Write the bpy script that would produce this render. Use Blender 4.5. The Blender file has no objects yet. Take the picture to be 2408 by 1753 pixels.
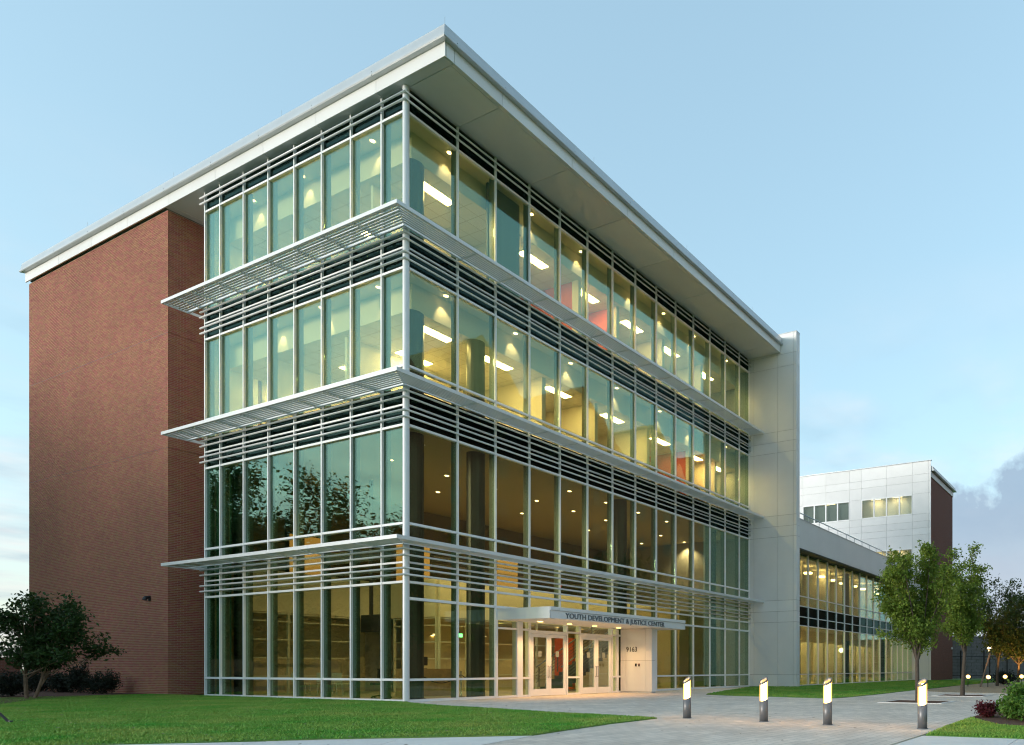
import bpy, bmesh, math, random
import numpy as np
from mathutils import Vector, Matrix
random.seed(7); RNG = np.random.default_rng(7)
R = math.radians
scene = bpy.context.scene
COL = scene.collection

# ------------------------------------------------------------------ camera (tripod, shift lens: verticals stay vertical)
cam = bpy.data.cameras.new('camera'); camo = bpy.data.objects.new('camera', cam); COL.objects.link(camo)
camo.location = (-14.3906, -20.2114, 1.0331)
camo.rotation_euler = (math.pi / 2, 0, -1.1278)
cam.sensor_fit = 'HORIZONTAL'; cam.sensor_width = 36; cam.lens = 24.87
cam.shift_x = -0.2821; cam.shift_y = 0.2892
cam.clip_start = 0.05; cam.clip_end = 4000
scene.camera = camo

# ------------------------------------------------------------------ exposure, sky, sun
EXPO = 2.6
vs = scene.view_settings
vs.view_transform = 'Standard'; vs.look = 'None'; vs.exposure = EXPO; vs.gamma = 1; vs.use_curve_mapping = False
SUN_EL, SUN_ROT = R(5), R(-54)
world = bpy.data.worlds.new('World'); scene.world = world; world.use_nodes = True
wn = world.node_tree; wn.nodes.clear()
def N(nt, t, **k):
    n = nt.nodes.new(t)
    for a, v in k.items():
        if a.startswith('i_'): n.inputs[int(a[2:])].default_value = v
        else: setattr(n, a, v)
    return n
def mth(nt, op, a, b=0.0, c=0.0, clamp=False):
    n = nt.nodes.new('ShaderNodeMath'); n.operation = op; n.use_clamp = clamp
    for i, v in enumerate((a, b, c)):
        if hasattr(v, 'is_output'): nt.links.new(v, n.inputs[i])
        else: n.inputs[i].default_value = v
    return n.outputs[0]
def mixc(nt, f, a, b, mode='MIX'):
    n = nt.nodes.new('ShaderNodeMix'); n.data_type = 'RGBA'; n.blend_type = mode
    for i, v in ((0, f), (6, a), (7, b)):
        if hasattr(v, 'is_output'): nt.links.new(v, n.inputs[i])
        else: n.inputs[i].default_value = v if i == 0 else (*v[:3], 1)
    return n.outputs[2]
sky = N(wn, 'ShaderNodeTexSky', sky_type='NISHITA', sun_disc=False)
sky.sun_elevation = SUN_EL; sky.sun_rotation = SUN_ROT
sky.air_density = 1.0; sky.dust_density = 1.0; sky.ozone_density = 1.0
gam = N(wn, 'ShaderNodeGamma'); gam.inputs[1].default_value = 0.46
wn.links.new(sky.outputs[0], gam.inputs[0])
tint = mixc(wn, 1.0, gam.outputs[0], (0.735, 0.955, 1.075), 'MULTIPLY')
tc = N(wn, 'ShaderNodeTexCoord'); D = tc.outputs['Generated']
sep = N(wn, 'ShaderNodeSeparateXYZ'); wn.links.new(D, sep.inputs[0])
# thin evening cloud veil, denser towards the horizon, flattened by the perspective of a cloud deck
zc = mth(wn, 'ADD', mth(wn, 'MAXIMUM', sep.outputs[2], 0.0), 0.12)
cv = N(wn, 'ShaderNodeCombineXYZ')
wn.links.new(mth(wn, 'DIVIDE', sep.outputs[0], zc), cv.inputs[0]); wn.links.new(mth(wn, 'DIVIDE', sep.outputs[1], zc), cv.inputs[1])
n1 = N(wn, 'ShaderNodeTexNoise'); n1.inputs['Scale'].default_value = 1.1; n1.inputs['Detail'].default_value = 6; n1.inputs['Roughness'].default_value = 0.58
wn.links.new(cv.outputs[0], n1.inputs['Vector'])
low = N(wn, 'ShaderNodeMapRange'); low.inputs[1].default_value = 0.50; low.inputs[2].default_value = 0.12; low.inputs[3].default_value = 0; low.inputs[4].default_value = 1
wn.links.new(sep.outputs[2], low.inputs[0])
veil = N(wn, 'ShaderNodeMapRange'); veil.inputs[1].default_value = 0.42; veil.inputs[2].default_value = 0.64
wn.links.new(n1.outputs[0], veil.inputs[0])
veilf = mth(wn, 'MULTIPLY', mth(wn, 'MULTIPLY', veil.outputs[0], low.outputs[0]), 0.95, clamp=True)
# a bank of cumulus low on the eastern horizon
n2 = N(wn, 'ShaderNodeTexNoise'); n2.inputs['Scale'].default_value = 9; n2.inputs['Detail'].default_value = 7; n2.inputs['Roughness'].default_value = 0.55
wn.links.new(D, n2.inputs['Vector'])
n3 = N(wn, 'ShaderNodeTexNoise'); n3.inputs['Scale'].default_value = 4.0; n3.inputs['Detail'].default_value = 2
wn.links.new(D, n3.inputs['Vector'])
cb = mth(wn, 'ADD', mth(wn, 'MULTIPLY', n2.outputs[0], 0.26), mth(wn, 'MULTIPLY', n3.outputs[0], 0.36))
cb = mth(wn, 'SUBTRACT', cb, mth(wn, 'MULTIPLY', sep.outputs[2], 1.15))
east = N(wn, 'ShaderNodeMapRange'); east.inputs[1].default_value = 0.31; east.inputs[2].default_value = 0.24; east.inputs[3].default_value = -0.16; east.inputs[4].default_value = 0.145
wn.links.new(mth(wn, 'DIVIDE', sep.outputs[1], mth(wn, 'MAXIMUM', sep.outputs[0], 0.05)), east.inputs[0])
cb = mth(wn, 'ADD', cb, east.outputs[0])
cbr = N(wn, 'ShaderNodeMapRange'); cbr.inputs[1].default_value = 0.185; cbr.inputs[2].default_value = 0.205
wn.links.new(cb, cbr.inputs[0])
up = mth(wn, 'GREATER_THAN', sep.outputs[0], 0.0)
bankf = mth(wn, 'MULTIPLY', mth(wn, 'MULTIPLY', cbr.outputs[0], up), 0.9)
n5 = N(wn, 'ShaderNodeTexNoise'); n5.inputs['Scale'].default_value = 2.3; n5.inputs['Detail'].default_value = 4
wn.links.new(cv.outputs[0], n5.inputs['Vector'])
n5r = N(wn, 'ShaderNodeMapRange'); n5r.inputs[1].default_value = 0.40; n5r.inputs[2].default_value = 0.60; wn.links.new(n5.outputs[0], n5r.inputs[0])
c1 = mixc(wn, veilf, tint, mixc(wn, n5r.outputs[0], (0.56, 0.76, 0.94), (1.36, 1.26, 1.24)))
n4 = N(wn, 'ShaderNodeTexNoise'); n4.inputs['Scale'].default_value = 14; n4.inputs['Detail'].default_value = 4
wn.links.new(D, n4.inputs['Vector'])
bankc = mixc(wn, n4.outputs[0], (0.45, 0.64, 0.87), (0.62, 0.80, 1.0))
c2 = mixc(wn, bankf, c1, bankc)
hz = N(wn, 'ShaderNodeMapRange'); hz.inputs[1].default_value = 0.22; hz.inputs[2].default_value = -0.02
wn.links.new(sep.outputs[2], hz.inputs[0])
c3 = mixc(wn, mth(wn, 'MULTIPLY', hz.outputs[0], 0.6), c2, (1.20, 1.17, 1.20))
bg = N(wn, 'ShaderNodeBackground'); bg.inputs[1].default_value = 0.12
wn.links.new(c3, bg.inputs[0])
wo = N(wn, 'ShaderNodeOutputWorld'); wn.links.new(bg.outputs[0], wo.inputs[0])
sl = bpy.data.lights.new('sun', 'SUN'); sl.energy = 0.55; sl.angle = R(16); sl.color = (1.0, 0.92, 0.84)
so = bpy.data.objects.new('sun', sl); COL.objects.link(so)
sdir = Vector((math.sin(SUN_ROT) * math.cos(SUN_EL), math.cos(SUN_ROT) * math.cos(SUN_EL), math.sin(SUN_EL)))
so.rotation_euler = sdir.to_track_quat('Z', 'Y').to_euler(); so.location = sdir * 60
scene.render.engine = 'CYCLES'
cy = scene.cycles
cy.use_denoising = True; cy.filter_width = 1.15; cy.adaptive_threshold = 0.02; cy.max_bounces = 6; cy.diffuse_bounces = 3; cy.glossy_bounces = 3; cy.transmission_bounces = 4
cy.transparent_max_bounces = 16; cy.caustics_reflective = False; cy.caustics_refractive = False; cy.sample_clamp_indirect = 6
LS = 1.0 / 2 ** EXPO          # lamp strengths below are written as seen on the picture

# ------------------------------------------------------------------ materials
MATS = {}
def pmat(name, col, rough=0.6, metal=0.0, spec=0.5, noise=0.0, nscale=6.0, bump=0.0, bscale=30.0, col2=None, detail=4, island=0.0, coat=0.0, stretch=None):
    m = bpy.data.materials.new(name); m.use_nodes = True; nt = m.node_tree
    b = nt.nodes['Principled BSDF']
    b.inputs['Roughness'].default_value = rough; b.inputs['Metallic'].default_value = metal
    b.inputs['Specular IOR Level'].default_value = spec
    b.inputs['Base Color'].default_value = (*col, 1); b.inputs['Coat Weight'].default_value = coat
    co = N(nt, 'ShaderNodeNewGeometry').outputs['Position']
    if stretch:
        mp = N(nt, 'ShaderNodeMapping'); mp.inputs['Scale'].default_value = stretch; nt.links.new(co, mp.inputs[0]); co = mp.outputs[0]
    c = None
    if noise > 0 or col2:
        nz = N(nt, 'ShaderNodeTexNoise'); nz.inputs['Scale'].default_value = nscale; nz.inputs['Detail'].default_value = detail; nz.inputs['Roughness'].default_value = 0.6
        nt.links.new(co, nz.inputs['Vector'])
        mr = N(nt, 'ShaderNodeMapRange'); mr.inputs[1].default_value = 0.3; mr.inputs[2].default_value = 0.7; nt.links.new(nz.outputs[0], mr.inputs[0])
        a = col if col2 else tuple(x * (1 - noise) for x in col); bb = col2 if col2 else tuple(min(1, x * (1 + noise)) for x in col)
        c = mixc(nt, mr.outputs[0], a, bb)
    if island > 0:
        g = N(nt, 'ShaderNodeNewGeometry')
        h = N(nt, 'ShaderNodeHueSaturation')
        v = mth(nt, 'ADD', mth(nt, 'MULTIPLY', g.outputs['Random Per Island'], 2 * island), 1 - island)
        nt.links.new(v, h.inputs['Value'])
        nt.links.new(mth(nt, 'ADD', mth(nt, 'MULTIPLY', mth(nt, 'FRACT', mth(nt, 'MULTIPLY', g.outputs['Random Per Island'], 17.3)), 0.04), 0.48), h.inputs['Hue'])
        if c is not None: nt.links.new(c, h.inputs['Color'])
        else: h.inputs['Color'].default_value = (*col, 1)
        c = h.outputs[0]
    if c is not None: nt.links.new(c, b.inputs['Base Color'])
    if bump > 0:
        bz = N(nt, 'ShaderNodeTexNoise'); bz.inputs['Scale'].default_value = bscale; bz.inputs['Detail'].default_value = 5
        nt.links.new(co, bz.inputs['Vector'])
        bp = N(nt, 'ShaderNodeBump'); bp.inputs['Strength'].default_value = bump; bp.inputs['Distance'].default_value = 0.02
        nt.links.new(bz.outputs[0], bp.inputs['Height']); nt.links.new(bp.outputs[0], b.inputs['Normal'])
    MATS[name] = m
    return m
def emat(name, col, strength):
    m = bpy.data.materials.new(name); m.use_nodes = True; nt = m.node_tree; nt.nodes.clear()
    e = N(nt, 'ShaderNodeEmission'); e.inputs[0].default_value = (*col, 1); e.inputs[1].default_value = strength * LS
    o = N(nt, 'ShaderNodeOutputMaterial'); nt.links.new(e.outputs[0], o.inputs[0]); MATS[name] = m
    return m
def glassmat(name, trans, refl, base, k, wav=0.05):
    m = bpy.data.materials.new(name); m.use_nodes = True; nt = m.node_tree; nt.nodes.clear()
    t = N(nt, 'ShaderNodeBsdfTransparent'); t.inputs[0].default_value = (*trans, 1)
    g = N(nt, 'ShaderNodeBsdfGlossy'); g.inputs[0].default_value = (*refl, 1); g.inputs[1].default_value = 0.0
    lw = N(nt, 'ShaderNodeLayerWeight'); lw.inputs[0].default_value = 0.5
    f = mth(nt, 'ADD', mth(nt, 'MULTIPLY', mth(nt, 'POWER', lw.outputs['Facing'], 2.0), k), base, clamp=True)
    geo = N(nt, 'ShaderNodeNewGeometry')
    oi = N(nt, 'ShaderNodeObjectInfo')
    va = N(nt, 'ShaderNodeVectorMath', operation='ADD'); nt.links.new(geo.outputs['Position'], va.inputs[0])
    cx = N(nt, 'ShaderNodeCombineXYZ'); nt.links.new(mth(nt, 'MULTIPLY', oi.outputs['Random'], 50), cx.inputs[2]); nt.links.new(cx.outputs[0], va.inputs[1])
    nz = N(nt, 'ShaderNodeTexNoise'); nz.inputs['Scale'].default_value = 1.1; nz.inputs['Detail'].default_value = 1.5; nt.links.new(va.outputs[0], nz.inputs['Vector'])
    bp = N(nt, 'ShaderNodeBump'); bp.inputs['Strength'].default_value = wav; bp.inputs['Distance'].default_value = 0.05; nt.links.new(nz.outputs[0], bp.inputs['Height'])
    nt.links.new(bp.outputs[0], g.inputs['Normal'])
    mx = N(nt, 'ShaderNodeMixShader'); nt.links.new(f, mx.inputs[0]); nt.links.new(t.outputs[0], mx.inputs[1]); nt.links.new(g.outputs[0], mx.inputs[2])
    o = N(nt, 'ShaderNodeOutputMaterial'); nt.links.new(mx.outputs[0], o.inputs[0]); MATS[name] = m
    return m
def leafmat(name, col, col2, trans=0.25):
    m = pmat(name, col, rough=0.55, spec=0.3, col2=col2, nscale=1.6, island=0.35)
    nt = m.node_tree; b = nt.nodes['Principled BSDF']
    tl = N(nt, 'ShaderNodeBsdfTranslucent'); tl.inputs[0].default_value = (col2[0] * 1.2, col2[1] * 1.3, col2[2] * 0.8, 1)
    mx = N(nt, 'ShaderNodeMixShader'); mx.inputs[0].default_value = trans
    nt.links.new(b.outputs[0], mx.inputs[1]); nt.links.new(tl.outputs[0], mx.inputs[2]); nt.links.new(mx.outputs[0], nt.nodes['Material Output'].inputs[0])
    return m
pmat('white_panel', (0.77, 0.77, 0.765), 0.45, noise=0.03, nscale=0.8)
pmat('silver', (0.74, 0.75, 0.76), 0.38, metal=0.1, noise=0.03, nscale=2)
pmat('mullion_back', (0.10, 0.13, 0.095), 0.5)
pmat('mullion_white', (0.87, 0.87, 0.87), 0.35, noise=0.02, nscale=2)
pmat('soffit', (0.70, 0.72, 0.76), 0.5, noise=0.03, nscale=0.7)
pmat('gutter_metal', (0.50, 0.53, 0.55), 0.35, metal=0.3, noise=0.05, nscale=1.2)
pmat('roof_membrane', (0.35, 0.35, 0.36), 0.9)
pmat('joint_dark', (0.27, 0.27, 0.27), 0.9)
pmat('spandrel', (0.006, 0.007, 0.008), 0.25)
pmat('mortar', (0.54, 0.45, 0.38), 0.95, noise=0.12, nscale=20)
pmat('brick', (0.335, 0.130, 0.078), 0.85, noise=0.09, nscale=0.35, bump=0.15, bscale=60, island=0.13)
glassmat('glass', (0.92, 0.92, 0.76), (0.55, 0.92, 0.83), 0.034, 0.66, 0.05)
glassmat('glass_spandrel', (0.5, 0.55, 0.52), (0.36, 0.62, 0.54), 0.015, 0.22)
glassmat('glass_clear', (0.90, 0.93, 0.89), (0.8, 0.92, 0.9), 0.06, 0.35)
pmat('carpet', (0.42, 0.36, 0.26), 0.95, noise=0.1, nscale=10)
pmat('lobby_tile', (0.42, 0.36, 0.27), 0.3, noise=0.08, nscale=2)
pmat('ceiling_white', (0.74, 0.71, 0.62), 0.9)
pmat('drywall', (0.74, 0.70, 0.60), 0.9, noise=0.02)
pmat('lobby_ceiling', (0.40, 0.34, 0.21), 0.8)  # the dim light up there is put into this brown
pmat('tan_wall', (0.60, 0.50, 0.30), 0.85, noise=0.03)
pmat('tan_frame', (0.66, 0.62, 0.46), 0.5)
pmat('cream_wall', (0.72, 0.65, 0.44), 0.85)
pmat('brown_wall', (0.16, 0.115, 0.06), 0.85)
pmat('green_panel', (0.025, 0.15, 0.105), 0.6)
emat('door_glow', (1.0, 0.52, 0.12), 0.55)
pmat('red_wall', (0.62, 0.10, 0.035), 0.8)
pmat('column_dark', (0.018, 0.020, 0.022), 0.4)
pmat('wood_desk', (0.40, 0.26, 0.12), 0.5, noise=0.15, nscale=5)
pmat('black_plastic', (0.015, 0.015, 0.017), 0.45)
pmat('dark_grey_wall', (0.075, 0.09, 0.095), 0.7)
pmat('notice_paper', (0.22, 0.25, 0.22), 0.8)
pmat('steel', (0.55, 0.54, 0.52), 0.25, metal=0.9)
pmat('letter_grey', (0.16, 0.18, 0.20), 0.4, metal=0.4)
pmat('letter_dark', (0.06, 0.055, 0.05), 0.5)
pmat('bollard_grey', (0.16, 0.16, 0.165), 0.42, metal=0.35)
pmat('concrete', (0.70, 0.67, 0.63), 0.85, noise=0.07, nscale=3, bump=0.1, bscale=80)
pmat('mulch', (0.10, 0.045, 0.026), 0.95, noise=0.5, nscale=25, bump=0.8, bscale=40)
pmat('gravel', (0.33, 0.25, 0.16), 0.95, noise=0.4, nscale=30, bump=0.7, bscale=45)
pmat('soil', (0.07, 0.05, 0.03), 0.95, noise=0.3)
pmat('turf', (0.06, 0.19, 0.028), 0.9, col2=(0.15, 0.22, 0.045), nscale=0.5, bump=0.5, bscale=60)
pmat('grass_blade', (0.08, 0.32, 0.035), 0.6, col2=(0.30, 0.38, 0.08), nscale=0.6, island=0.15, spec=0.2)
pmat('bark', (0.085, 0.066, 0.05), 0.9, noise=0.3, nscale=12, bump=0.5, bscale=40)
pmat('bark_pale', (0.24, 0.17, 0.12), 0.85, noise=0.25, nscale=8)
leafmat('leaf_green', (0.065, 0.12, 0.015), (0.17, 0.24, 0.032))
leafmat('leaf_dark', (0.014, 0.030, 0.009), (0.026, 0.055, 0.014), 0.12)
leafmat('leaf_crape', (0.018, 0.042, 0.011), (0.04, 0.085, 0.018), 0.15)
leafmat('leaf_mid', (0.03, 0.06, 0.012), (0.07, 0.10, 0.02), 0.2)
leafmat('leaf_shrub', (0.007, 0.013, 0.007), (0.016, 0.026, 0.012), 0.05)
leafmat('leaf_bright', (0.05, 0.13, 0.018), (0.12, 0.22, 0.03))
leafmat('leaf_maroon', (0.06, 0.006, 0.010), (0.12, 0.015, 0.020), 0.15)
leafmat('leaf_oak', (0.02, 0.045, 0.012), (0.045, 0.085, 0.02), 0.2)
emat('lamp_warm', (1.0, 0.76, 0.29), 62.0)
emat('lamp_wing', (1.0, 0.76, 0.32), 26.0)
emat('lamp_dim', (1.0, 0.76, 0.36), 13.0)
emat('lamp_disc', (1.0, 0.72, 0.32), 12.0)
emat('lamp_amber', (1.0, 0.52, 0.14), 10.0)
emat('lamp_bollard', (1.0, 0.64, 0.27), 70.0)
m = bpy.data.materials.new('amber_shell'); m.use_nodes = True; nt = m.node_tree; nt.nodes.clear(); MATS['amber_shell'] = m
t_ = N(nt, 'ShaderNodeBsdfTransparent'); t_.inputs[0].default_value = (1.0, 0.82, 0.55, 1); e_ = N(nt, 'ShaderNodeEmission'); e_.inputs[0].default_value = (1.0, 0.52, 0.15, 1); e_.inputs[1].default_value = 3.4 * LS
mx_ = N(nt, 'ShaderNodeMixShader'); mx_.inputs[0].default_value = 0.5; nt.links.new(t_.outputs[0], mx_.inputs[1]); nt.links.new(e_.outputs[0], mx_.inputs[2])
o_ = N(nt, 'ShaderNodeOutputMaterial'); nt.links.new(mx_.outputs[0], o_.inputs[0])
emat('lamp_flood', (1.0, 0.50, 0.12), 9.0)
emat('exit_green', (0.15, 1.0, 0.25), 5.0)
emat('exit_red', (1.0, 0.08, 0.03), 3.0)
emat('screen_glow', (0.75, 0.85, 0.8), 0.25)
m = pmat('brick_single', (0.335, 0.130, 0.078), 0.85); nt = m.node_tree; b = nt.nodes['Principled BSDF']
oi_ = N(nt, 'ShaderNodeObjectInfo'); hs_ = N(nt, 'ShaderNodeHueSaturation'); hs_.inputs['Color'].default_value = (0.335, 0.130, 0.078, 1)
nt.links.new(mth(nt, 'ADD', mth(nt, 'MULTIPLY', oi_.outputs['Random'], 0.2), 0.9), hs_.inputs['Value'])
nt.links.new(mth(nt, 'ADD', mth(nt, 'MULTIPLY', mth(nt, 'FRACT', mth(nt, 'MULTIPLY', oi_.outputs['Random'], 17.3)), 0.04), 0.48), hs_.inputs['Hue'])
nt.links.new(hs_.outputs[0], b.inputs['Base Color'])
# paving: small concrete setts in running rows
m = pmat('setts', (0.5, 0.5, 0.5), 0.8); nt = m.node_tree; b = nt.nodes['Principled BSDF']
geo = N(nt, 'ShaderNodeNewGeometry'); br = N(nt, 'ShaderNodeTexBrick')
br.offset = 0.5; br.inputs['Scale'].default_value = 1.0; br.inputs['Brick Width'].default_value = 0.32; br.inputs['Row Height'].default_value = 0.16
br.inputs['Mortar Size'].default_value = 0.006; br.inputs['Mortar Smooth'].default_value = 0.3; br.inputs['Bias'].default_value = -0.2
br.inputs['Color1'].default_value = (0.64, 0.555, 0.475, 1); br.inputs['Color2'].default_value = (0.78, 0.68, 0.585, 1); br.inputs['Mortar'].default_value = (0.38, 0.33, 0.29, 1)
nt.links.new(geo.outputs['Position'], br.inputs['Vector'])
nz = N(nt, 'ShaderNodeTexNoise'); nz.inputs['Scale'].default_value = 0.8; nz.inputs['Detail'].default_value = 7; nz.inputs['Roughness'].default_value = 0.7; nt.links.new(geo.outputs['Position'], nz.inputs['Vector'])
mrn = N(nt, 'ShaderNodeMapRange'); mrn.inputs[1].default_value = 0.3; mrn.inputs[2].default_value = 0.7; mrn.inputs[3].default_value = 0.76; mrn.inputs[4].default_value = 1.12; nt.links.new(nz.outputs[0], mrn.inputs[0])
nt.links.new(mixc(nt, 1.0, br.outputs[0], mrn.outputs[0], 'MULTIPLY'), b.inputs['Base Color'])
bp = N(nt, 'ShaderNodeBump'); bp.inputs['Strength'].default_value = 0.35; bp.inputs['Distance'].default_value = 0.006; bp.invert = True
nt.links.new(br.outputs[1], bp.inputs['Height']); nt.links.new(bp.outputs[0], b.inputs['Normal'])
# sheet-metal panels differ a little from one to the next
for nm_ in ('white_panel', 'soffit', 'concrete'):
    nt = MATS[nm_].node_tree; b = nt.nodes['Principled BSDF']; src = b.inputs['Base Color'].links[0].from_socket
    oi_ = N(nt, 'ShaderNodeObjectInfo'); hs_ = N(nt, 'ShaderNodeHueSaturation')
    nt.links.new(src, hs_.inputs['Color']); nt.links.new(mth(nt, 'ADD', mth(nt, 'MULTIPLY', oi_.outputs['Random'], 0.09), 0.945), hs_.inputs['Value'])
    nt.links.new(hs_.outputs[0], b.inputs['Base Color'])
# suspended ceiling tiles
nt = MATS['ceiling_white'].node_tree; b = nt.nodes['Principled BSDF']; g_ = N(nt, 'ShaderNodeNewGeometry'); bt = N(nt, 'ShaderNodeTexBrick'); bt.offset = 0.0
for k_, v_ in (('Scale', 1.0), ('Brick Width', 0.61), ('Row Height', 0.61), ('Mortar Size', 0.014), ('Mortar Smooth', 0.0)): bt.inputs[k_].default_value = v_
bt.inputs['Color1'].default_value = (0.76, 0.73, 0.64, 1); bt.inputs['Color2'].default_value = (0.70, 0.67, 0.58, 1); bt.inputs['Mortar'].default_value = (0.52, 0.49, 0.42, 1)
nt.links.new(g_.outputs['Position'], bt.inputs['Vector']); nt.links.new(bt.outputs[0], b.inputs['Base Color'])
# far brickwork (too far to tell the bricks apart)
def brickmat(name, c1, c2, mo, w, h, ax):
    m = pmat(name, c1, 0.9); nt = m.node_tree; b = nt.nodes['Principled BSDF']
    g = N(nt, 'ShaderNodeNewGeometry'); s = N(nt, 'ShaderNodeSeparateXYZ'); nt.links.new(g.outputs['Position'], s.inputs[0])
    c = N(nt, 'ShaderNodeCombineXYZ'); nt.links.new(s.outputs[ax], c.inputs[0]); nt.links.new(s.outputs[2], c.inputs[1])
    t = N(nt, 'ShaderNodeTexBrick'); t.inputs['Scale'].default_value = 1; t.inputs['Brick Width'].default_value = w; t.inputs['Row Height'].default_value = h; t.inputs['Mortar Size'].default_value = h * 0.08
    t.inputs['Color1'].default_value = (*c1, 1); t.inputs['Color2'].default_value = (*c2, 1); t.inputs['Mortar'].default_value = (*mo, 1)
    nt.links.new(c.outputs[0], t.inputs['Vector']); nt.links.new(t.outputs[0], b.inputs['Base Color'])
brickmat('far_brick_x', (0.21, 0.075, 0.05), (0.16, 0.06, 0.042), (0.22, 0.15, 0.12), 0.203, 0.0677, 0)
brickmat('far_brick_y', (0.21, 0.075, 0.05), (0.16, 0.06, 0.042), (0.22, 0.15, 0.12), 0.203, 0.0677, 1)

# ------------------------------------------------------------------ mesh helpers
W = {}
def add(name, mesh, parent=None, loc=(0, 0, 0)):
    o = bpy.data.objects.new(name, mesh); COL.objects.link(o)
    loc = Vector(loc)
    if parent is not None:
        o.parent = parent; o.location = loc - W[parent.name]
    else: o.location = loc
    W[o.name] = loc
    return o
def empty(name, loc, label, cat, group=None):
    o = add(name, None, None, loc); o.empty_display_size = 0.2
    return tag(o, label, cat, group)
def tag(o, label, cat=None, group=None, kind=None):
    if label: o['label'] = label
    if cat: o['category'] = cat
    if group: o['group'] = group
    if kind: o['kind'] = kind
    return o
def mk(name, verts, faces, mat, smooth=False):
    me = bpy.data.meshes.new(name); me.from_pydata([tuple(v) for v in verts], [], faces)
    me.materials.append(MATS[mat])
    if smooth: me.polygons.foreach_set('use_smooth', [True] * len(me.polygons))
    me.update()
    return me
BOXF = [(0, 3, 2, 1), (4, 5, 6, 7), (0, 1, 5, 4), (1, 2, 6, 5), (2, 3, 7, 6), (3, 0, 4, 7)]
CACHE = {}
def boxmesh(dx, dy, dz, mat):
    k = (round(dx, 4), round(dy, 4), round(dz, 4), mat)
    if k not in CACHE:
        a, b, c = dx / 2, dy / 2, dz / 2
        CACHE[k] = mk('box', [(-a, -b, -c), (a, -b, -c), (a, b, -c), (-a, b, -c), (-a, -b, c), (a, -b, c), (a, b, c), (-a, b, c)], BOXF, mat)
    return CACHE[k]
def box(name, x0, x1, y0, y1, z0, z1, mat, parent=None):
    return add(name, boxmesh(abs(x1 - x0), abs(y1 - y0), abs(z1 - z0), mat), parent, ((x0 + x1) / 2, (y0 + y1) / 2, (z0 + z1) / 2))
class MB:
    def __init__(s): s.v = []; s.f = []
    def box(s, x0, x1, y0, y1, z0, z1, M=None):
        n = len(s.v); p = [(x0, y0, z0), (x1, y0, z0), (x1, y1, z0), (x0, y1, z0), (x0, y0, z1), (x1, y0, z1), (x1, y1, z1), (x0, y1, z1)]
        s.v += [M @ Vector(q) for q in p] if M else p
        s.f += [tuple(i + n for i in q) for q in BOXF]
        return s
    def tube(s, pts, rs, sides=8, cap=True):
        pts = [Vector(p) for p in pts]; n = len(s.v)
        if not hasattr(rs, '__len__'): rs = [rs] * len(pts)
        for i, p in enumerate(pts):
            d = (pts[min(i + 1, len(pts) - 1)] - pts[max(i - 1, 0)]).normalized()
            a = d.cross(Vector((0.13, 0.07, 1)) if abs(d.z) < 0.95 else Vector((1, 0.1, 0))).normalized(); b = d.cross(a)
            for k in range(sides):
                t = 2 * math.pi * k / sides
                s.v.append(p + (a * math.cos(t) + b * math.sin(t)) * rs[i])
        for i in range(len(pts) - 1):
            for k in range(sides):
                q = n + i * sides; k2 = (k + 1) % sides
                s.f.append((q + k, q + k2, q + sides + k2, q + sides + k))
        if cap:
            s.f.append(tuple(n + k for k in reversed(range(sides)))); e = n + (len(pts) - 1) * sides
            s.f.append(tuple(e + k for k in range(sides)))
        return s
    def lathe(s, prof, c=(0, 0, 0), sides=16):
        n = len(s.v)
        for r, z in prof:
            for k in range(sides):
                t = 2 * math.pi * k / sides; s.v.append((c[0] + r * math.cos(t), c[1] + r * math.sin(t), c[2] + z))
        for i in range(len(prof) - 1):
            for k in range(sides):
                q = n + i * sides; k2 = (k + 1) % sides; s.f.append((q + k, q + k2, q + sides + k2, q + sides + k))
        s.f.append(tuple(n + k for k in reversed(range(sides)))); e = n + (len(prof) - 1) * sides; s.f.append(tuple(e + k for k in range(sides)))
        return s
    def prism(s, poly, z0, z1):
        n = len(s.v); m = len(poly)
        s.v += [(x, y, z0) for x, y in poly] + [(x, y, z1) for x, y in poly]
        s.f.append(tuple(n + i for i in reversed(range(m)))); s.f.append(tuple(n + m + i for i in range(m)))
        for i in range(m):
            j = (i + 1) % m; s.f.append((n + i, n + j, n + m + j, n + m + i))
        return s
    def sweepL(s, sec, yL, xR):
        """section of (outward offset, z) swept along the two street facades with a mitred corner"""
        n = len(s.v); m = len(sec)
        s.v += [(-o, yL, z) for o, z in sec] + [(-o, -o, z) for o, z in sec] + [(xR, -o, z) for o, z in sec]
        for i in range(m):
            j = (i + 1) % m
            for k in (0, 1): s.f.append((n + k * m + i, n + k * m + j, n + (k + 1) * m + j, n + (k + 1) * m + i))
        s.f.append(tuple(n + i for i in range(m))); s.f.append(tuple(n + 2 * m + i for i in reversed(range(m))))
        return s
    def mesh(s, name, mat, smooth=False): return mk(name, s.v, s.f, mat, smooth)
    def build(s, name, mat, parent=None, org=None, smooth=False):
        org = Vector(org) if org is not None else (W[parent.name] if parent is not None else Vector((0, 0, 0)))
        me = mk(name, [Vector(v) - org for v in s.v], s.f, mat, smooth)
        bm = bmesh.new(); bm.from_mesh(me); bmesh.ops.recalc_face_normals(bm, faces=bm.faces); bm.to_mesh(me); bm.free()
        return add(name, me, parent, org)
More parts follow.
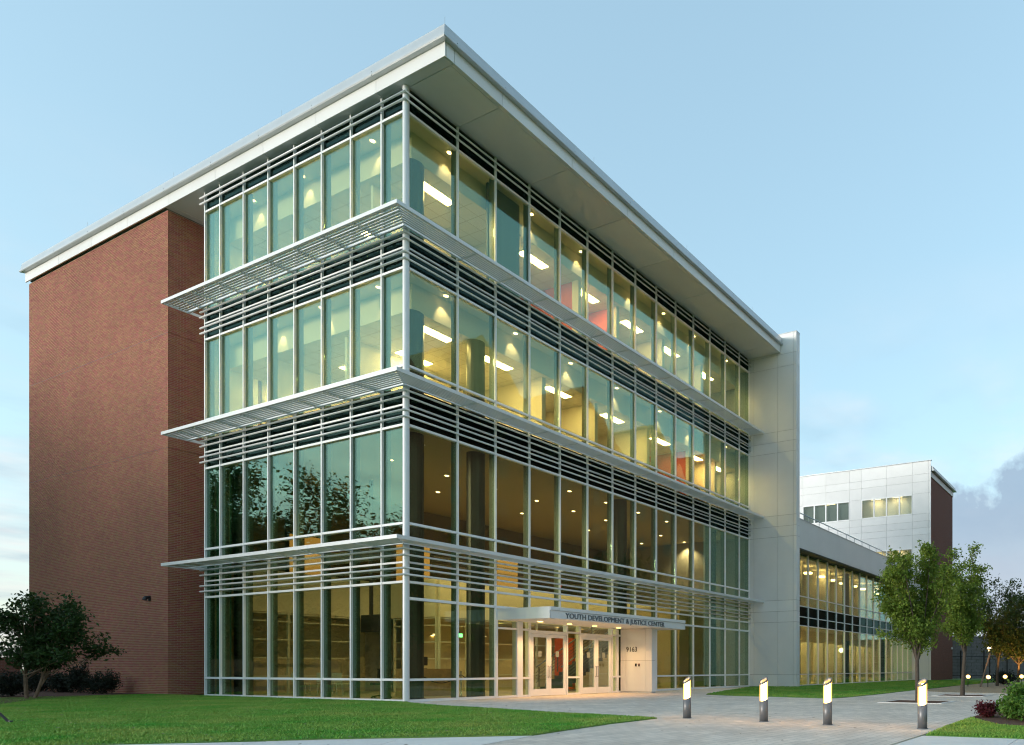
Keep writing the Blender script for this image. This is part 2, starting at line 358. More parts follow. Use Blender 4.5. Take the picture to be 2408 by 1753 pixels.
def npmesh(name, V, F, mat, smooth=False):
    """big meshes from numpy arrays; F is (n,3) or (n,4)"""
    me = bpy.data.meshes.new(name); nf, k = F.shape
    me.vertices.add(len(V)); me.vertices.foreach_set('co', V.astype(np.float32).ravel())
    me.loops.add(nf * k); me.loops.foreach_set('vertex_index', F.astype(np.int32).ravel())
    me.polygons.add(nf); me.polygons.foreach_set('loop_start', np.arange(0, nf * k, k, dtype=np.int32))
    me.polygons.foreach_set('loop_total', np.full(nf, k, dtype=np.int32))
    me.materials.append(MATS[mat]); me.update(calc_edges=True); me.validate()
    me.shade_smooth() if smooth else me.shade_flat()
    return me
def text_mesh(txt, size, depth, mat):
    cu = bpy.data.curves.new('t', 'FONT'); cu.body = txt; cu.size = size; cu.extrude = depth; cu.align_x = 'LEFT'; cu.resolution_u = 3
    ob = bpy.data.objects.new('t', cu); COL.objects.link(ob)
    dg = bpy.context.evaluated_depsgraph_get(); dg.update()
    me = bpy.data.meshes.new_from_object(ob.evaluated_get(dg)); bpy.data.objects.remove(ob)
    me.materials.clear(); me.materials.append(MATS[mat]); me.name = 'lettering'
    return me
# ------------------------------------------------------------------ the ground
def sheet(name, poly, z0, z1, mat):
    o = MB().prism(poly, z0, z1).build(name, mat); o['kind'] = 'structure'; return o
S = 1800
sheet('ground', [(-S, -S), (S, -S), (S, S), (-S, S)], -0.5, -0.03, 'turf')
PLAZA = [(-9.5, -17.2), (-3.7, -17.18), (0.66, -17.14), (5.5, -17.0), (14.4, -17.0), (19.5, -12.0), (19.5, 0.6), (0.0, 0.6), (-0.2, -0.2), (-9.0, -9.5), (-12.2, -13.0)]
sheet('plaza_paving', PLAZA, -0.4, 0.0, 'setts')
def wob(poly, amp=0.02, step=0.35):
    """break long straight lawn edges with a little waviness"""
    out = []
    for i, a in enumerate(poly):
        b = poly[(i + 1) % len(poly)]; L = math.dist(a, b); n = max(1, min(60, int(L / step)))
        for k in range(n):
            t = k / n; e = amp if 0 < k else 0
            out.append((a[0] + (b[0] - a[0]) * t + random.uniform(-e, e), a[1] + (b[1] - a[1]) * t + random.uniform(-e, e)))
    return out
LAWN_W = [(-0.07, 11.3), (-0.07, -0.2), (-0.30, -0.42), (-0.86, -2.15), (-1.13, -3.24), (-1.42, -5.17), (-2.0, -7.95), (-2.2, -9.8), (-2.44, -11.25), (-4.0, -11.37), (-5.46, -11.63), (-6.34, -11.82), (-8.05, -9.52), (-9.17, -8.4), (-20, 4.6), (-40, 28), (-40, 60), (-0.07, 60)]
LAWN_E = [(9.33, -4.8), (8.72, -6.4), (8.5, -8.4), (8.1, -10.3), (8.5, -10.75), (9.4, -10.87), (13.0, -10.86), (18.8, -10.62), (27.5, -10.4), (40, -10.6), (58, -10.6), (58, -4.15), (45.75, -4.15), (45.75, -2.6), (21.62, -2.6), (21.62, -3.08), (21.18, -3.08), (21.18, -1.35), (19.6, -0.95), (13.2, -3.25)]
LAWN_S = [(-3.78, -17.3), (-2.0, -17.2), (0.3, -17.14), (-0.6, -17.54), (-1.44, -17.97), (-1.68, -18.45), (-1.9, -20), (-2.2, -26), (-3.62, -26), (-3.68, -18.7)]
sheet('lawn_west', wob(LAWN_W), -0.3, 0.018, 'turf')
sheet('lawn_east', wob(LAWN_E), -0.3, 0.018, 'turf')
sheet('lawn_south', wob(LAWN_S), -0.3, 0.018, 'turf')
sheet('mulch_bed_south', wob([(0.3, -17.14), (0.75, -17.12), (4.5, -17.05), (7, -19), (6, -26), (-2.2, -26), (-1.9, -20), (-1.68, -18.45), (-1.44, -17.97), (-0.6, -17.54)], 0.04), -0.3, 0.035, 'mulch')
sheet('mulch_bed_west', wob([(-0.14, 26), (-0.14, 15.3), (-0.6, 15.6), (-1.78, 15.1), (-3.4, 13.3), (-4.6, 11.6), (-6.05, 8.74), (-8.5, 7.5), (-10, 12), (-8, 26)], 0.06), -0.3, 0.04, 'mulch')
sheet('gravel_bed', wob([(17.9, -10.84), (16.3, -12.6), (16.1, -15.0), (14.4, -16.2), (13.8, -22), (66, -22), (66, -10.7), (40, -10.68), (27.5, -10.48)], 0.03), -0.3, 0.008, 'gravel')
sw = MB().prism([(-6.36, -11.86), (-9.2, -8.46), (-30, 16.5), (-31.4, 15.4), (-10.6, -9.7), (-7.9, -12.3)], -0.3, -0.006).build('sidewalk_west', 'joint_dark'); sw['kind'] = 'structure'
dv = Vector((-0.637, 0.77, 0)); ov = Vector((-0.77, -0.637, 0))
for i in range(11):
    a = Vector((-6.36, -11.85, 0)) + dv * (i * 1.83 + 0.006); b2 = a + dv * 1.818
    w1 = Vector((-1.5, -0.45, 0)) if i == 0 else ov * 1.8
    MB().prism([tuple((a + w1)[:2]), tuple(a[:2]), tuple(b2[:2]), tuple((b2 + ov * 1.8)[:2])], -0.1, 0.006).build('slab', 'concrete', sw)
sw = MB().prism([(-3.82, -17.26), (-3.7, -18.7), (-3.64, -26), (-5.6, -26), (-5.5, -17.24)], -0.3, -0.006).build('sidewalk_south', 'joint_dark'); sw['kind'] = 'structure'
ysl = [-17.25, -18.65, -20.1, -21.6, -23.1, -24.6]
for a, b2 in zip(ysl[:-1], ysl[1:]):
    MB().prism([(-5.6, a - 0.006), (-5.6, b2 + 0.006), (-3.66, b2 + 0.006), (-3.8 if a > -18 else -3.7, a - 0.006)], -0.1, 0.006).build('slab', 'concrete', sw)
for (cx, cyy, s) in ((6.95, -14.1, 0.86), (12.7, -14.2, 0.84)):
    t = MB()
    t.box(cx - s, cx + s, cyy - s, cyy + s, -0.2, 0.012)
    w = t.build('tree_pit', 'mulch'); w['kind'] = 'structure'
    for (x0, x1, y0, y1) in ((cx - s - .12, cx + s + .12, cyy - s - .12, cyy - s - .002), (cx - s - .12, cx + s + .12, cyy + s + .002, cyy + s + .12), (cx - s - .12, cx - s - .002, cyy - s, cyy + s), (cx + s + .002, cx + s + .12, cyy - s, cyy + s)):
        box('edging_stone', x0, x1, y0, y1, -0.1, 0.02, 'concrete', w)

# ------------------------------------------------------------------ main building: levels and bays
YS = [0.0] + [1.0998 + 1.524 * k for k in range(7)]; YS.append(YS[-1] + 1.0202)
XS = [0.0] + [1.7993 + 1.524 * k for k in range(13)]; XS.append(XS[-1] + 1.1143)
YL, XR = YS[-1], XS[-1]
TOP = 18.85
SHADE = [4.855, 9.675, 14.495]
FL = [0.0, 4.82, 9.64, 14.46]
B = empty('office_building', (0, 0, 0), 'large four-storey glass corner office building with brick side wall and wide overhanging roof', 'building')
# glass panes
def pane(f, a, b, z0, z1, parent=B, mat='glass', nm='pane'):
    if f == 'L': return box(nm, 0.02, 0.045, a, b, z0, z1, mat, parent)
    return box(nm, a, b, 0.02, 0.045, z0, z1, mat, parent)
ROWS = [0.69, 3.70, 4.855, 5.5, 8.515, 9.675, 10.33, 13.33, 14.495, 15.15, 18.11, TOP]
ENT = range(2, 7)         # bays taken by the entrance on the ground floor
for f, E_ in (('L', YS), ('R', XS)):
    for i in range(len(E_) - 1):
        a, b2 = E_[i] + (0.09 if i == 0 else 0.03), E_[i + 1] - 0.03
        rows = [0.08] + ROWS
        for z0, z1 in zip(rows[:-1], rows[1:]):
            if f == 'R' and i in ENT and z1 <= 3.71:
                if z1 > 3: pane(f, a, b2, 3.22, 3.67)
                continue
            if f == 'R' and abs(z1 - 3.70) < .01:
                pane(f, a, b2, z0 + 0.03, 3.16); pane(f, a, b2, 3.22, 3.67); continue
            pane(f, a, b2, z0 + 0.03, z1 - 0.03, mat='glass_spandrel' if z1 in (9.675, 14.495, TOP) else 'glass')
        for z0, z1 in ((8.515, 9.675), (13.33, 14.495), (18.11, TOP)):
            if f == 'L': box('spandrel_panel', 0.10, 0.13, E_[i] + 0.1, E_[i + 1] - 0.002, z0 + 0.03, z1 + (0.0 if z1 == TOP else 0.03), 'spandrel', B)
            else: box('spandrel_panel', E_[i] + (0.14 if i == 0 else 0.002), E_[i + 1] - 0.002, 0.10, 0.13, z0 + 0.03, z1 + (0.0 if z1 == TOP else 0.03), 'spandrel', B)
# vertical mullions (deep boxes, mostly behind the glass)
for y in YS[1:]:
    mu = box('mullion', -0.055, 0.018, y - 0.026, y + 0.026, 0.0, TOP, 'mullion_white', B); box('inner_frame', 0.019, 0.25, y - 0.025, y + 0.025, 0.0, TOP - 0.002, 'mullion_back', mu)
for i, x in enumerate(XS[1:]):
    z0 = 3.14 if i + 1 in (3, 4, 5, 6) else 0.0
    mu = box('mullion', x - 0.026, x + 0.026, -0.055, 0.018, z0, TOP, 'mullion_white', B); box('inner_frame', x - 0.025, x + 0.025, 0.019, 0.25, z0, TOP - 0.002, 'mullion_back', mu)
MB().lathe([(0.095, 0.0), (0.095, TOP)], (0.0, 0.0, 0), 16).build('corner_post', 'silver', B, smooth=False)
# transoms
TR = [0.04, 0.69, 3.70, 5.5, 8.515, 10.33, 13.33, 15.15, 18.11]
for z in TR:
    h = 0.036 if z > 0.1 else 0.04
    for i in range(len(YS) - 1): box('transom', -0.045, 0.10, YS[i] + (0.09 if i == 0 else 0.033), YS[i + 1] - 0.033, z - h, z + h, 'mullion_white', B)
    for i in range(len(XS) - 1):
        if i in ENT and z < 1: continue
        box('transom', XS[i] + (0.09 if i == 0 else 0.033), XS[i + 1] - 0.033, -0.045, 0.10, z - h, z + h, 'mullion_white', B)
for i in range(len(XS) - 1):
    box('transom', XS[i] + (0.09 if i == 0 else 0.033), XS[i + 1] - 0.033, -0.044, 0.15, 3.15, 3.235, 'mullion_white', B)
for z in (4.30, 9.12, 13.94):
    MB().sweepL([(0.046, z - 0.028), (0.046, z + 0.028), (-0.01, z + 0.028), (-0.01, z - 0.028)], YL, XR - 0.01).build('louvre_bar', 'silver', B)
# round louvre tubes wrapping the corner
sec = lambda o, z, r: [(o + r * math.cos(t), z + r * math.sin(t)) for t in [2 * math.pi * k / 8 for k in range(8)]]
for z in [s - d for s in SHADE for d in (0.15, 0.345, 0.745, 0.945)] + [18.61, 18.39]:
    MB().sweepL(sec(0.115, z, 0.033), YL + 0.17, XR - 0.01).build('louvre_tube', 'silver', B, smooth=True)
# sunshades: edge beam, inner beam, blades, arms
for z in SHADE:
    sh = MB().sweepL([(1.00, z - 0.06), (1.00, z + 0.05), (0.955, z + 0.05), (0.955, z - 0.06)], 12.15, XR - 0.01).build('sunshade', 'silver', B)
    MB().sweepL([(0.19, z - 0.035), (0.19, z + 0.035), (0.13, z + 0.035), (0.13, z - 0.035)], 12.15, XR - 0.01).build('inner_beam', 'silver', sh)
    for k in range(7):
        o = 0.29 + k * 0.098
        MB().sweepL([(o - 0.026, z - 0.028), (o + 0.026, z - 0.016), (o + 0.026, z), (o - 0.026, z - 0.012)], 12.10, XR - 0.02).build('blade', 'silver', sh)
    for y in YS[1:] + [12.13]: box('arm', -0.952, -0.06 if y < 12 else 0.5, y - 0.012, y + 0.012, z - 0.058, z + 0.042, 'silver', sh)
    for x in XS[1:-1]: box('arm', x - 0.012, x + 0.012, -0.952, -0.06, z - 0.058, z + 0.042, 'silver', sh)
    MB().prism([(-0.952, -0.94), (-0.94, -0.952), (-0.06, -0.072), (-0.072, -0.06)], z - 0.058, z + 0.042).build('arm', 'silver', sh)
# roof
rf = MB().prism([(-0.1, -1.9), (XR - 0.02, -1.9), (XR - 0.02, 26.05), (-0.1, 26.05)], 18.93, 19.62).build('roof', 'roof_membrane', B)
fy = [-2.06, 1.05, 4.1, 7.1, 10.12, 13.42, 16.55, 19.6, 22.7, 26.1]; fx = [-0.21, 0.06, 1.82, 4.87, 7.92, 11.0, 14.05, 17.1, 20.15, XR - 0.01]
g = 0.008
for a, b2 in zip(fy[:-1], fy[1:]): box('fascia_panel', -0.25, -0.21, a + g, b2 - g, 18.852, 19.30, 'white_panel', rf)
for a, b2 in zip(fx[:-1], fx[1:]): box('fascia_panel', a + g, b2 - g, -2.06, -2.02, 18.852, 19.30, 'white_panel', rf)
for a, b2 in zip(fx[:-1], fx[1:]):
    if b2 < 0.2: continue
    box('soffit_panel', a + g, b2 - g, -1.90 + g, -0.005, 18.86, 18.90, 'soffit', rf)
    box('soffit_panel', a + g, b2 - g, -2.018, -1.90 - g, 18.86, 18.90, 'soffit', rf)
for a, b2 in zip(fy[:-1], fy[1:]):
    if a > 13.5: break
    box('soffit_panel', -0.208, 0.055 if a < 11 and b2 < 11.5 else 2.4, max(a, -2.0) + g, min(b2, 13.73) - g, 18.862, 18.902, 'soffit', rf)
box('soffit_backing', -0.2, XR - 0.02, -2.01, 13.7, 18.91, 18.925, 'joint_dark', rf)
gut = MB()
secg = [(0.20, 19.27), (0.385, 19.27), (0.405, 19.30), (0.405, 19.36), (0.375, 19.385), (0.335, 19.62), (0.335, 19.68), (0.0, 19.70), (0.0, 19.3), (0.20, 19.3)]
def sweep_roof(secn):
    m_ = len(secn); v = []; f_ = []
    # the right-hand eave reaches further out (1.81 m) than the left-hand one
    v += [(-o, 26.1 + max(0, o - 0.25), z) for o, z in secn] + [(-o, -o - 1.81, z) for o, z in secn] + [(XR - 0.01, -o - 1.81, z) for o, z in secn]
    for i in range(m_):
        j = (i + 1) % m_
        for k in (0, 1): f_.append((k * m_ + i, k * m_ + j, (k + 1) * m_ + j, (k + 1) * m_ + i))
    f_.append(tuple(range(m_))); f_.append(tuple(2 * m_ + i for i in reversed(range(m_))))
    gut.v = v; gut.f = f_
sweep_roof(secg); gut.build('gutter', 'gutter_metal', rf)
for y in fy[1:-1]: box('gutter_clip', -0.409, -0.33, y - 0.012, y + 0.012, 19.27, 19.40, 'gutter_metal', rf)
for x in fx[1:-1]: box('gutter_clip', x - 0.012, x + 0.012, -2.219, -2.14, 19.27, 19.40, 'gutter_metal', rf)
for p in ((-0.25, -2.05), (6.0, -2.05), (12.0, -2.05), (18.0, -2.05), (-0.25, 6.0), (-0.25, 13.0), (-0.25, 20.0)):
    MB().tube([(p[0], p[1], 19.68), (p[0], p[1], 19.98)], 0.006, 5).build('lightning_rod', 'steel', rf)
# brick stair block on the west side
bw = MB().box(-0.112, 8, 13.748, 26.092, 0, 18.845).build('brick_wall', 'mortar', B)
BL, BH, J = 0.2032, 0.0677, 0.010
bm_ = mk('brick', [(-.0966, 0, 0), (.0966, 0, 0), (.0966, .008, 0), (-.0966, .008, 0), (-.0966, 0, .0577), (.0966, 0, .0577), (.0966, .008, .0577), (-.0966, .008, .0577)], [(0, 1, 5, 4), (1, 2, 6, 5), (3, 0, 4, 7), (4, 5, 6, 7), (0, 3, 2, 1)], 'brick_single')
NC = 278; cnt = 0
QV = []
def qbrick(face, a, b2, z, j):
    p = 0.008 + j
    if face == 'S': QV.append([(a, 13.748 - p, z), (b2, 13.748 - p, z), (b2, 13.748, z), (a, 13.748, z), (a, 13.748 - p, z + .0577), (b2, 13.748 - p, z + .0577), (b2, 13.748, z + .0577), (a, 13.748, z + .0577)])
    else: QV.append([(-0.112 - p, b2, z), (-0.112 - p, a, z), (-0.112, a, z), (-0.112, b2, z), (-0.112 - p, b2, z + .0577), (-0.112 - p, a, z + .0577), (-0.112, a, z + .0577), (-0.112, b2, z + .0577)])
SKIP = {142, 208}
for c in range(NC):
    z = c * BH + 0.006; odd = c % 2
    x = -0.12; k = 0
    while x < 1.75:
        L_ = (0.5 if (odd and k == 0) else 1.0) * BL - J
        if x + L_ > -0.119:
            if c < 46 and cnt < 300 and L_ > 0.15 and x < 1.35:
                add('brick', bm_, bw, (x + L_ / 2, 13.740 - random.uniform(0, .002), z)); cnt += 1
            else: qbrick('S', max(x, -0.12), x + L_, z, random.uniform(0, .002))
        x += L_ + J; k += 1
    y = 13.74 - (0.0 if odd else 0.0) ; k = 0
    while y < 26.1:
        L_ = (1.0 if odd or k > 0 else 0.5) * BL - J
        qbrick('W', y, min(y + L_, 26.1), z, random.uniform(0, .002)); y += L_ + J; k += 1
for c in SKIP: box('control_joint', -0.119, 1.75, 13.7395, 13.747, c * BH - 0.004, c * BH + 0.010, 'column_dark', bw); box('control_joint', -0.1225, -0.113, 13.7475, 26.09, c * BH - 0.004, c * BH + 0.010, 'column_dark', bw)
QV = np.array(QV, dtype=np.float32); nb = len(QV)
base = np.arange(nb)[:, None, None] * 8
fc = np.array([(0, 1, 5, 4), (1, 2, 6, 5), (3, 0, 4, 7), (4, 5, 6, 7), (0, 3, 2, 1)])[None]
o = add('bricks', npmesh('bricks', QV.reshape(-1, 3), (base + fc).reshape(-1, 4), 'brick'), bw); o['kind'] = 'stuff'
box('recess_wall', 1.75, 2.0, YL + 0.3, 13.73, 0, TOP, 'far_brick_y', B)
box('end_wall', 0.23, 1.75, YL + 0.04, YL + 0.24, 0.0, TOP, 'white_panel', B)
# rear and side shell
box('rear_wall', 2.0, XR, 11.5, 13.7, 0, TOP, 'drywall', B)
box('side_wall', XR + 0.4, XR + 0.7, 0, 13.7, 0, TOP, 'white_panel', B)
# fin wall at the east end: panels on a dark core
fin = box('fin_wall', XR + 0.02, XR + 0.40, -3.03, 11.4, 0, 19.86, 'joint_dark', B)
fz = [0.02, 0.69, 3.66, 4.27, 4.89, 8.48, 9.08, 9.69, 13.25, 13.85, 14.44, 18.07, 18.76, 19.9]; fyy = [-3.05, -2.85, -1.88, -0.33, 0.2]
for z0, z1 in zip(fz[:-1], fz[1:]):
    for y0, y1 in zip(fyy[:-1], fyy[1:]): box('panel', XR, XR + 0.022, y0 + (g if y0 > -3 else 0), y1 - g, z0 + g, z1 - g, 'white_panel', fin)
    box('panel', XR + 0.022, XR + 0.42, -3.05, -3.028, z0 + g, z1 - g, 'white_panel', fin)
box('coping', XR - 0.015, XR + 0.43, -3.065, 11.4, 19.895, 19.93, 'gutter_metal', fin)

# ------------------------------------------------------------------ interior shell
box('lobby_floor', 0.23, XR, 0.23, 11.4, -0.1, 0.03, 'lobby_tile', B)
for F_ in (9.64, 14.46): box('floor_slab', 0.14, XR, 0.14, 11.4, F_ - 0.35, F_, 'carpet', B)
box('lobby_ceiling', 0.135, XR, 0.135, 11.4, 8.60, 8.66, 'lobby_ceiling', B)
for F_ in (9.64, 14.46):
    zc_, zh_ = F_ + 2.87, F_ + 3.72
    box('ceiling', 0.78, XR, 0.78, 11.4, zc_, zc_ + 0.05, 'ceiling_white', B)
    box('strip_ceiling', 0.135, XR, 0.135, 11.4, zh_, zh_ + 0.04, 'drywall', B)
    MB().sweepL([(-0.70, zc_), (-0.70, zh_), (-0.775, zh_), (-0.775, zc_)], 11.4, XR).build('bulkhead', 'drywall', B)
for (x, y) in ((0.9, 0.9), (3.2, 0.8), (10.9, 0.8), (18.4, 0.8), (0.8, 10.4)):
    for z0, z1 in ((0.03, 8.6), (9.64, 12.51), (14.46, 17.33)):
        if z0 > 9 and (x, y) != (0.9, 0.9) and not (z0 < 10 and x == 3.2): continue
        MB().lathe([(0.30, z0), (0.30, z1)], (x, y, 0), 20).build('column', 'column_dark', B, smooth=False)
def wall(F_, x0, x1, y0, y1, mat='drywall', h=2.87): return box('partition', x0, x1, y0, y1, F_, F_ + h - 0.003, mat, B)
for F_ in (9.64, 14.46):
    wall(F_, 5.6, XR, 5.6, 5.72); wall(F_, 5.6, 5.72, 5.72, 11.4)
for x, mt in ((5.0, 'drywall'), (8.4, 'red_wall'), (10.8, 'red_wall'), (14.2, 'drywall'), (17.6, 'drywall')): wall(14.46, x, x + 0.12, 1.25, 5.6, mt); wall(14.46, x - 0.03, x + 0.15, 0.9, 1.24)
for x, mt in ((6.4, 'drywall'), (9.4, 'drywall'), (13.0, 'drywall'), (16.7, 'red_wall'), (19.0, 'drywall')): wall(9.64, x, x + 0.12, 1.25, 5.6, mt); wall(9.64, x - 0.03, x + 0.15, 0.9, 1.24)
wall(14.46, 3.38, 4.80, 0.42, 0.50, 'dark_grey_wall', 3.7)
for F_, ys in ((14.46, (3.0, 7.4)), (9.64, (4.4, 8.6))):
    for y in ys: wall(F_, 0.95, 5.6, y, y + 0.12)
wall(14.46, 5.45, 5.59, 5.9, 7.3, 'red_wall')
# lobby: storefront grids below, cream drywall band above, dim mezzanine behind
def storefront(ax, a0, a1, p, st=1.32):
    def bx(nm, u0, u1, v0, v1, z0, z1, mt):
        if ax == 'x': box(nm, u0, u1, v0, v1, z0, z1, mt, B)
        else: box(nm, v0, v1, u0, u1, z0, z1, mt, B)
    n_ = int((a1 - a0) / st)
    for k in range(n_ + 1): bx('storefront_post', a0 + k * st - 0.028, a0 + k * st + 0.028, p - 0.05, p + 0.05, 0.03, 3.2, 'tan_frame')
    for z in (0.75, 1.45, 2.15, 2.85, 3.15):
        for k in range(n_): bx('storefront_rail', a0 + k * st + 0.03, a0 + (k + 1) * st - 0.03, p - 0.04, p + 0.04, z - 0.022, z + 0.022, 'tan_frame')
    bx('lobby_wall', a0, a1, p - 0.06, p + 0.06, 3.2, 4.78, 'cream_wall')
storefront('x', 0.6, 5.7, 9.6); storefront('x', 5.75, 20.9, 6.0); storefront('y', 6.1, 9.5, 5.7)
box('mezzanine_slab', 5.8, XR, 6.1, 11.4, 4.3, 4.8, 'tan_wall', B)
box('back_room_wall', 0.3, 6.0, 11.2, 11.35, 0.03, 4.7, 'tan_wall', B); box('back_room_wall', 6.0, XR, 8.6, 8.75, 0.03, 4.28, 'tan_wall', B)
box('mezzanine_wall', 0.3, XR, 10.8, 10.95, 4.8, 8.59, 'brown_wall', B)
box('lit_doorway', 3.2, 3.9, 10.77, 10.795, 4.85, 6.5, 'door_glow', B); box('lit_doorway', 2.6, 2.85, 10.77, 10.795, 4.85, 6.5, 'door_glow', B); box('door_frame', 2.45, 2.6, 10.75, 10.79, 4.82, 7.4, 'black_plastic', B); box('door_frame', 3.9, 4.05, 10.75, 10.79, 4.82, 7.4, 'black_plastic', B); box('door_frame', 2.6, 3.9, 10.74, 10.77, 6.5, 6.6, 'black_plastic', B)
for x in (7.2, 12.6): box('mezzanine_doorway', x, x + 1.7, 10.77, 10.795, 4.85, 7.2, 'door_glow', B)
box('side_panel', 0.3, 0.34, 10.28, 11.22, 0.03, 8.59, 'green_panel', B)
box('lobby_wall', 12.2, 12.35, 4.8, 5.99, 0.03, 2.54, 'red_wall', B)
box('lobby_wall', 16.2, 16.35, 1.6, 6.0, 0.03, 4.3, 'tan_wall', B)
box('lobby_wall', 18.6, XR, 3.0, 3.12, 0.03, 4.3, 'tan_wall', B)
for z in (5.1, 5.4, 5.7): box('mezzanine_rail', 5.7, XR, 6.2, 6.23, z - 0.015, z + 0.015, 'steel', B)

# ------------------------------------------------------------------ entrance: doors, sidelights, canopy, number wall
ep = box('entrance_frame', 4.26, 4.51, -0.06, 0.2, 0.0, 2.73, 'mullion_white', B)
for x0, x1 in ((3.355, 3.40), (4.82, 4.90), (6.72, 6.78), (7.43, 7.49), (9.35, 9.41), (9.66, 9.78), (10.2, 10.26)):
    box('jamb', x0, x1, -0.058, 0.15, 0.0, 2.73, 'mullion_white', ep)
for x0, x1, sill in ((3.40, 4.26, 1), (4.51, 4.82, 1), (6.78, 7.43, 1), (9.41, 9.66, 1), (9.78, 10.2, 1)):
    for z in (0.04, 0.69, 2.46):
        box('sidelight_rail', x0, x1, -0.05, 0.14, z - 0.035, z + 0.035, 'mullion_white', ep)
    for z0, z1 in ((0.08, 0.65), (0.73, 2.42), (2.50, 2.73)): box('pane', x0, x1, 0.02, 0.045, z0, z1, 'glass', ep)
for k, (d0, d1) in enumerate(((4.90, 6.72), (7.49, 9.35))):
    box('door_head', d0, d1, -0.056, 0.14, 2.34, 2.46, 'mullion_white', ep)
    box('pane', d0, d1, 0.02, 0.045, 2.46, 2.73, 'glass_clear', ep)
    mid = (d0 + d1) / 2
    for h0, h1, hs in ((d0 + 0.03, mid - 0.006, 1), (mid + 0.006, d1 - 0.03, -1)):
        t = MB(); s_ = 0.11
        t.box(h0, h0 + s_, -0.03, 0.02, 0.02, 2.33); t.box(h1 - s_, h1, -0.03, 0.02, 0.02, 2.33)
        t.box(h0 + s_, h1 - s_, -0.03, 0.02, 2.21, 2.33); t.box(h0 + s_, h1 - s_, -0.03, 0.02, 0.02, 0.27)
        d = t.build('door', 'mullion_white', B, org=(h0, 0, 0))
        box('pane', h0 + s_, h1 - s_, -0.008, 0.004, 0.27, 2.21, 'glass_clear', d)
        hx = h1 - 0.055 if hs == 1 else h0 + 0.055
        MB().tube([(hx, -0.03, 1.13), (hx, -0.085, 1.13), (hx, -0.09, 1.10), (hx, -0.09, 0.74), (hx, -0.085, 0.71), (hx, -0.03, 0.71)], 0.014, 8).build('handle', 'steel', d, smooth=True)
        nx = (h0 + h1) / 2
        box('notice', nx - 0.085, nx + 0.085, -0.012, -0.010, 1.48, 1.70, 'notice_paper', d)
can = MB().box(3.40, 11.18, -2.46, 0.018, 2.74, 3.10).build('canopy', 'white_panel', B)
cx_ = [3.38, 3.78, 5.6, 7.5, 9.4, 11.2]
for a, b2 in zip(cx_[:-1], cx_[1:]):
    box('canopy_fascia', a + g / 2, b2 - g / 2, -2.50, -2.462, 2.73, 2.995, 'white_panel', can); 
    box('canopy_cap', a + g / 2, b2 - g / 2, -2.53, -2.462, 3.005, 3.12, 'white_panel', can)
box('canopy_fascia', 3.36, 3.398, -2.50, 0.0, 2.73, 3.12, 'white_panel', can); box('canopy_fascia', 11.182, 11.22, -2.50, 0.0, 2.73, 3.12, 'white_panel', can)
# raised letters on the canopy, one mesh per word
tm = text_mesh('YOUTH DEVELOPMENT & JUSTICE CENTER', 0.27, 0.012, 'letter_grey')
vx = [v.co.x for v in tm.vertices]; wid = max(vx) - min(vx); x00 = min(vx)
words_ = ['YOUTH', 'DEVELOPMENT', '&', 'JUSTICE', 'CENTER']
pos = 0; full = 'YOUTH DEVELOPMENT & JUSTICE CENTER'
kx = (9.70 - 4.08) / wid
def tw(s):
    if not s.strip(): return 0
    m_ = text_mesh(s, 0.27, 0.012, 'letter_grey'); v = [q.co.x for q in m_.vertices]; return max(v)
for wd in words_:
    start = full.index(wd); pre = full[:start]
    off = (tw(pre.rstrip() + ' ' + '|') - tw('|')) if pre else 0
    me = text_mesh(wd, 0.27, 0.012, 'letter_grey')
    me.transform(Matrix.Rotation(R(90), 4, 'X') @ Matrix.Diagonal((kx, 0.98, 1, 1)))
    add('lettering', me, can, (4.08 + (off - x00) * kx, -2.513, 2.765))
for x in (4.47, 5.91, 7.28, 8.70):
    MB().lathe([(0.115, 2.715), (0.115, 2.738)], (x, -0.95, 0), 16).build('light_trim', 'silver', can)
nw = box('number_wall', 9.92, 10.20, -1.68, -0.06, 0.05, 2.735, 'joint_dark', B)
box('plinth', 9.93, 10.19, -1.66, -0.06, 0.0, 0.048, 'silver', nw)
for z0, z1 in ((0.06, 1.37), (1.38, 2.73)):
    for y0, y1 in ((-0.061, -0.3), (-0.31, -1.40), (-1.41, -1.70)): box('panel', 9.90, 9.918, y1, y0, z0, z1, 'white_panel', nw)
    box('panel', 9.90, 10.22, -1.72, -1.702, z0, z1, 'white_panel', nw)
    box('panel', 10.202, 10.22, -1.70, -0.061, z0, z1, 'white_panel', nw)
me = text_mesh('9163', 0.30, 0.008, 'letter_dark')
me.transform(Matrix.Rotation(R(-90), 4, 'Z') @ Matrix.Rotation(R(90), 4, 'X'))
add('house_number', me, nw, (9.888, -0.37, 1.76))
box('card_reader', 9.875, 9.899, -0.93, -0.85, 1.13, 1.25, 'black_plastic', nw); box('intercom', 9.875, 9.899, -1.10, -1.02, 1.13, 1.25, 'letter_dark', nw)
box('indicator_lamp', 9.872, 9.8745, -1.08, -1.04, 1.225, 1.24, 'exit_red', nw)
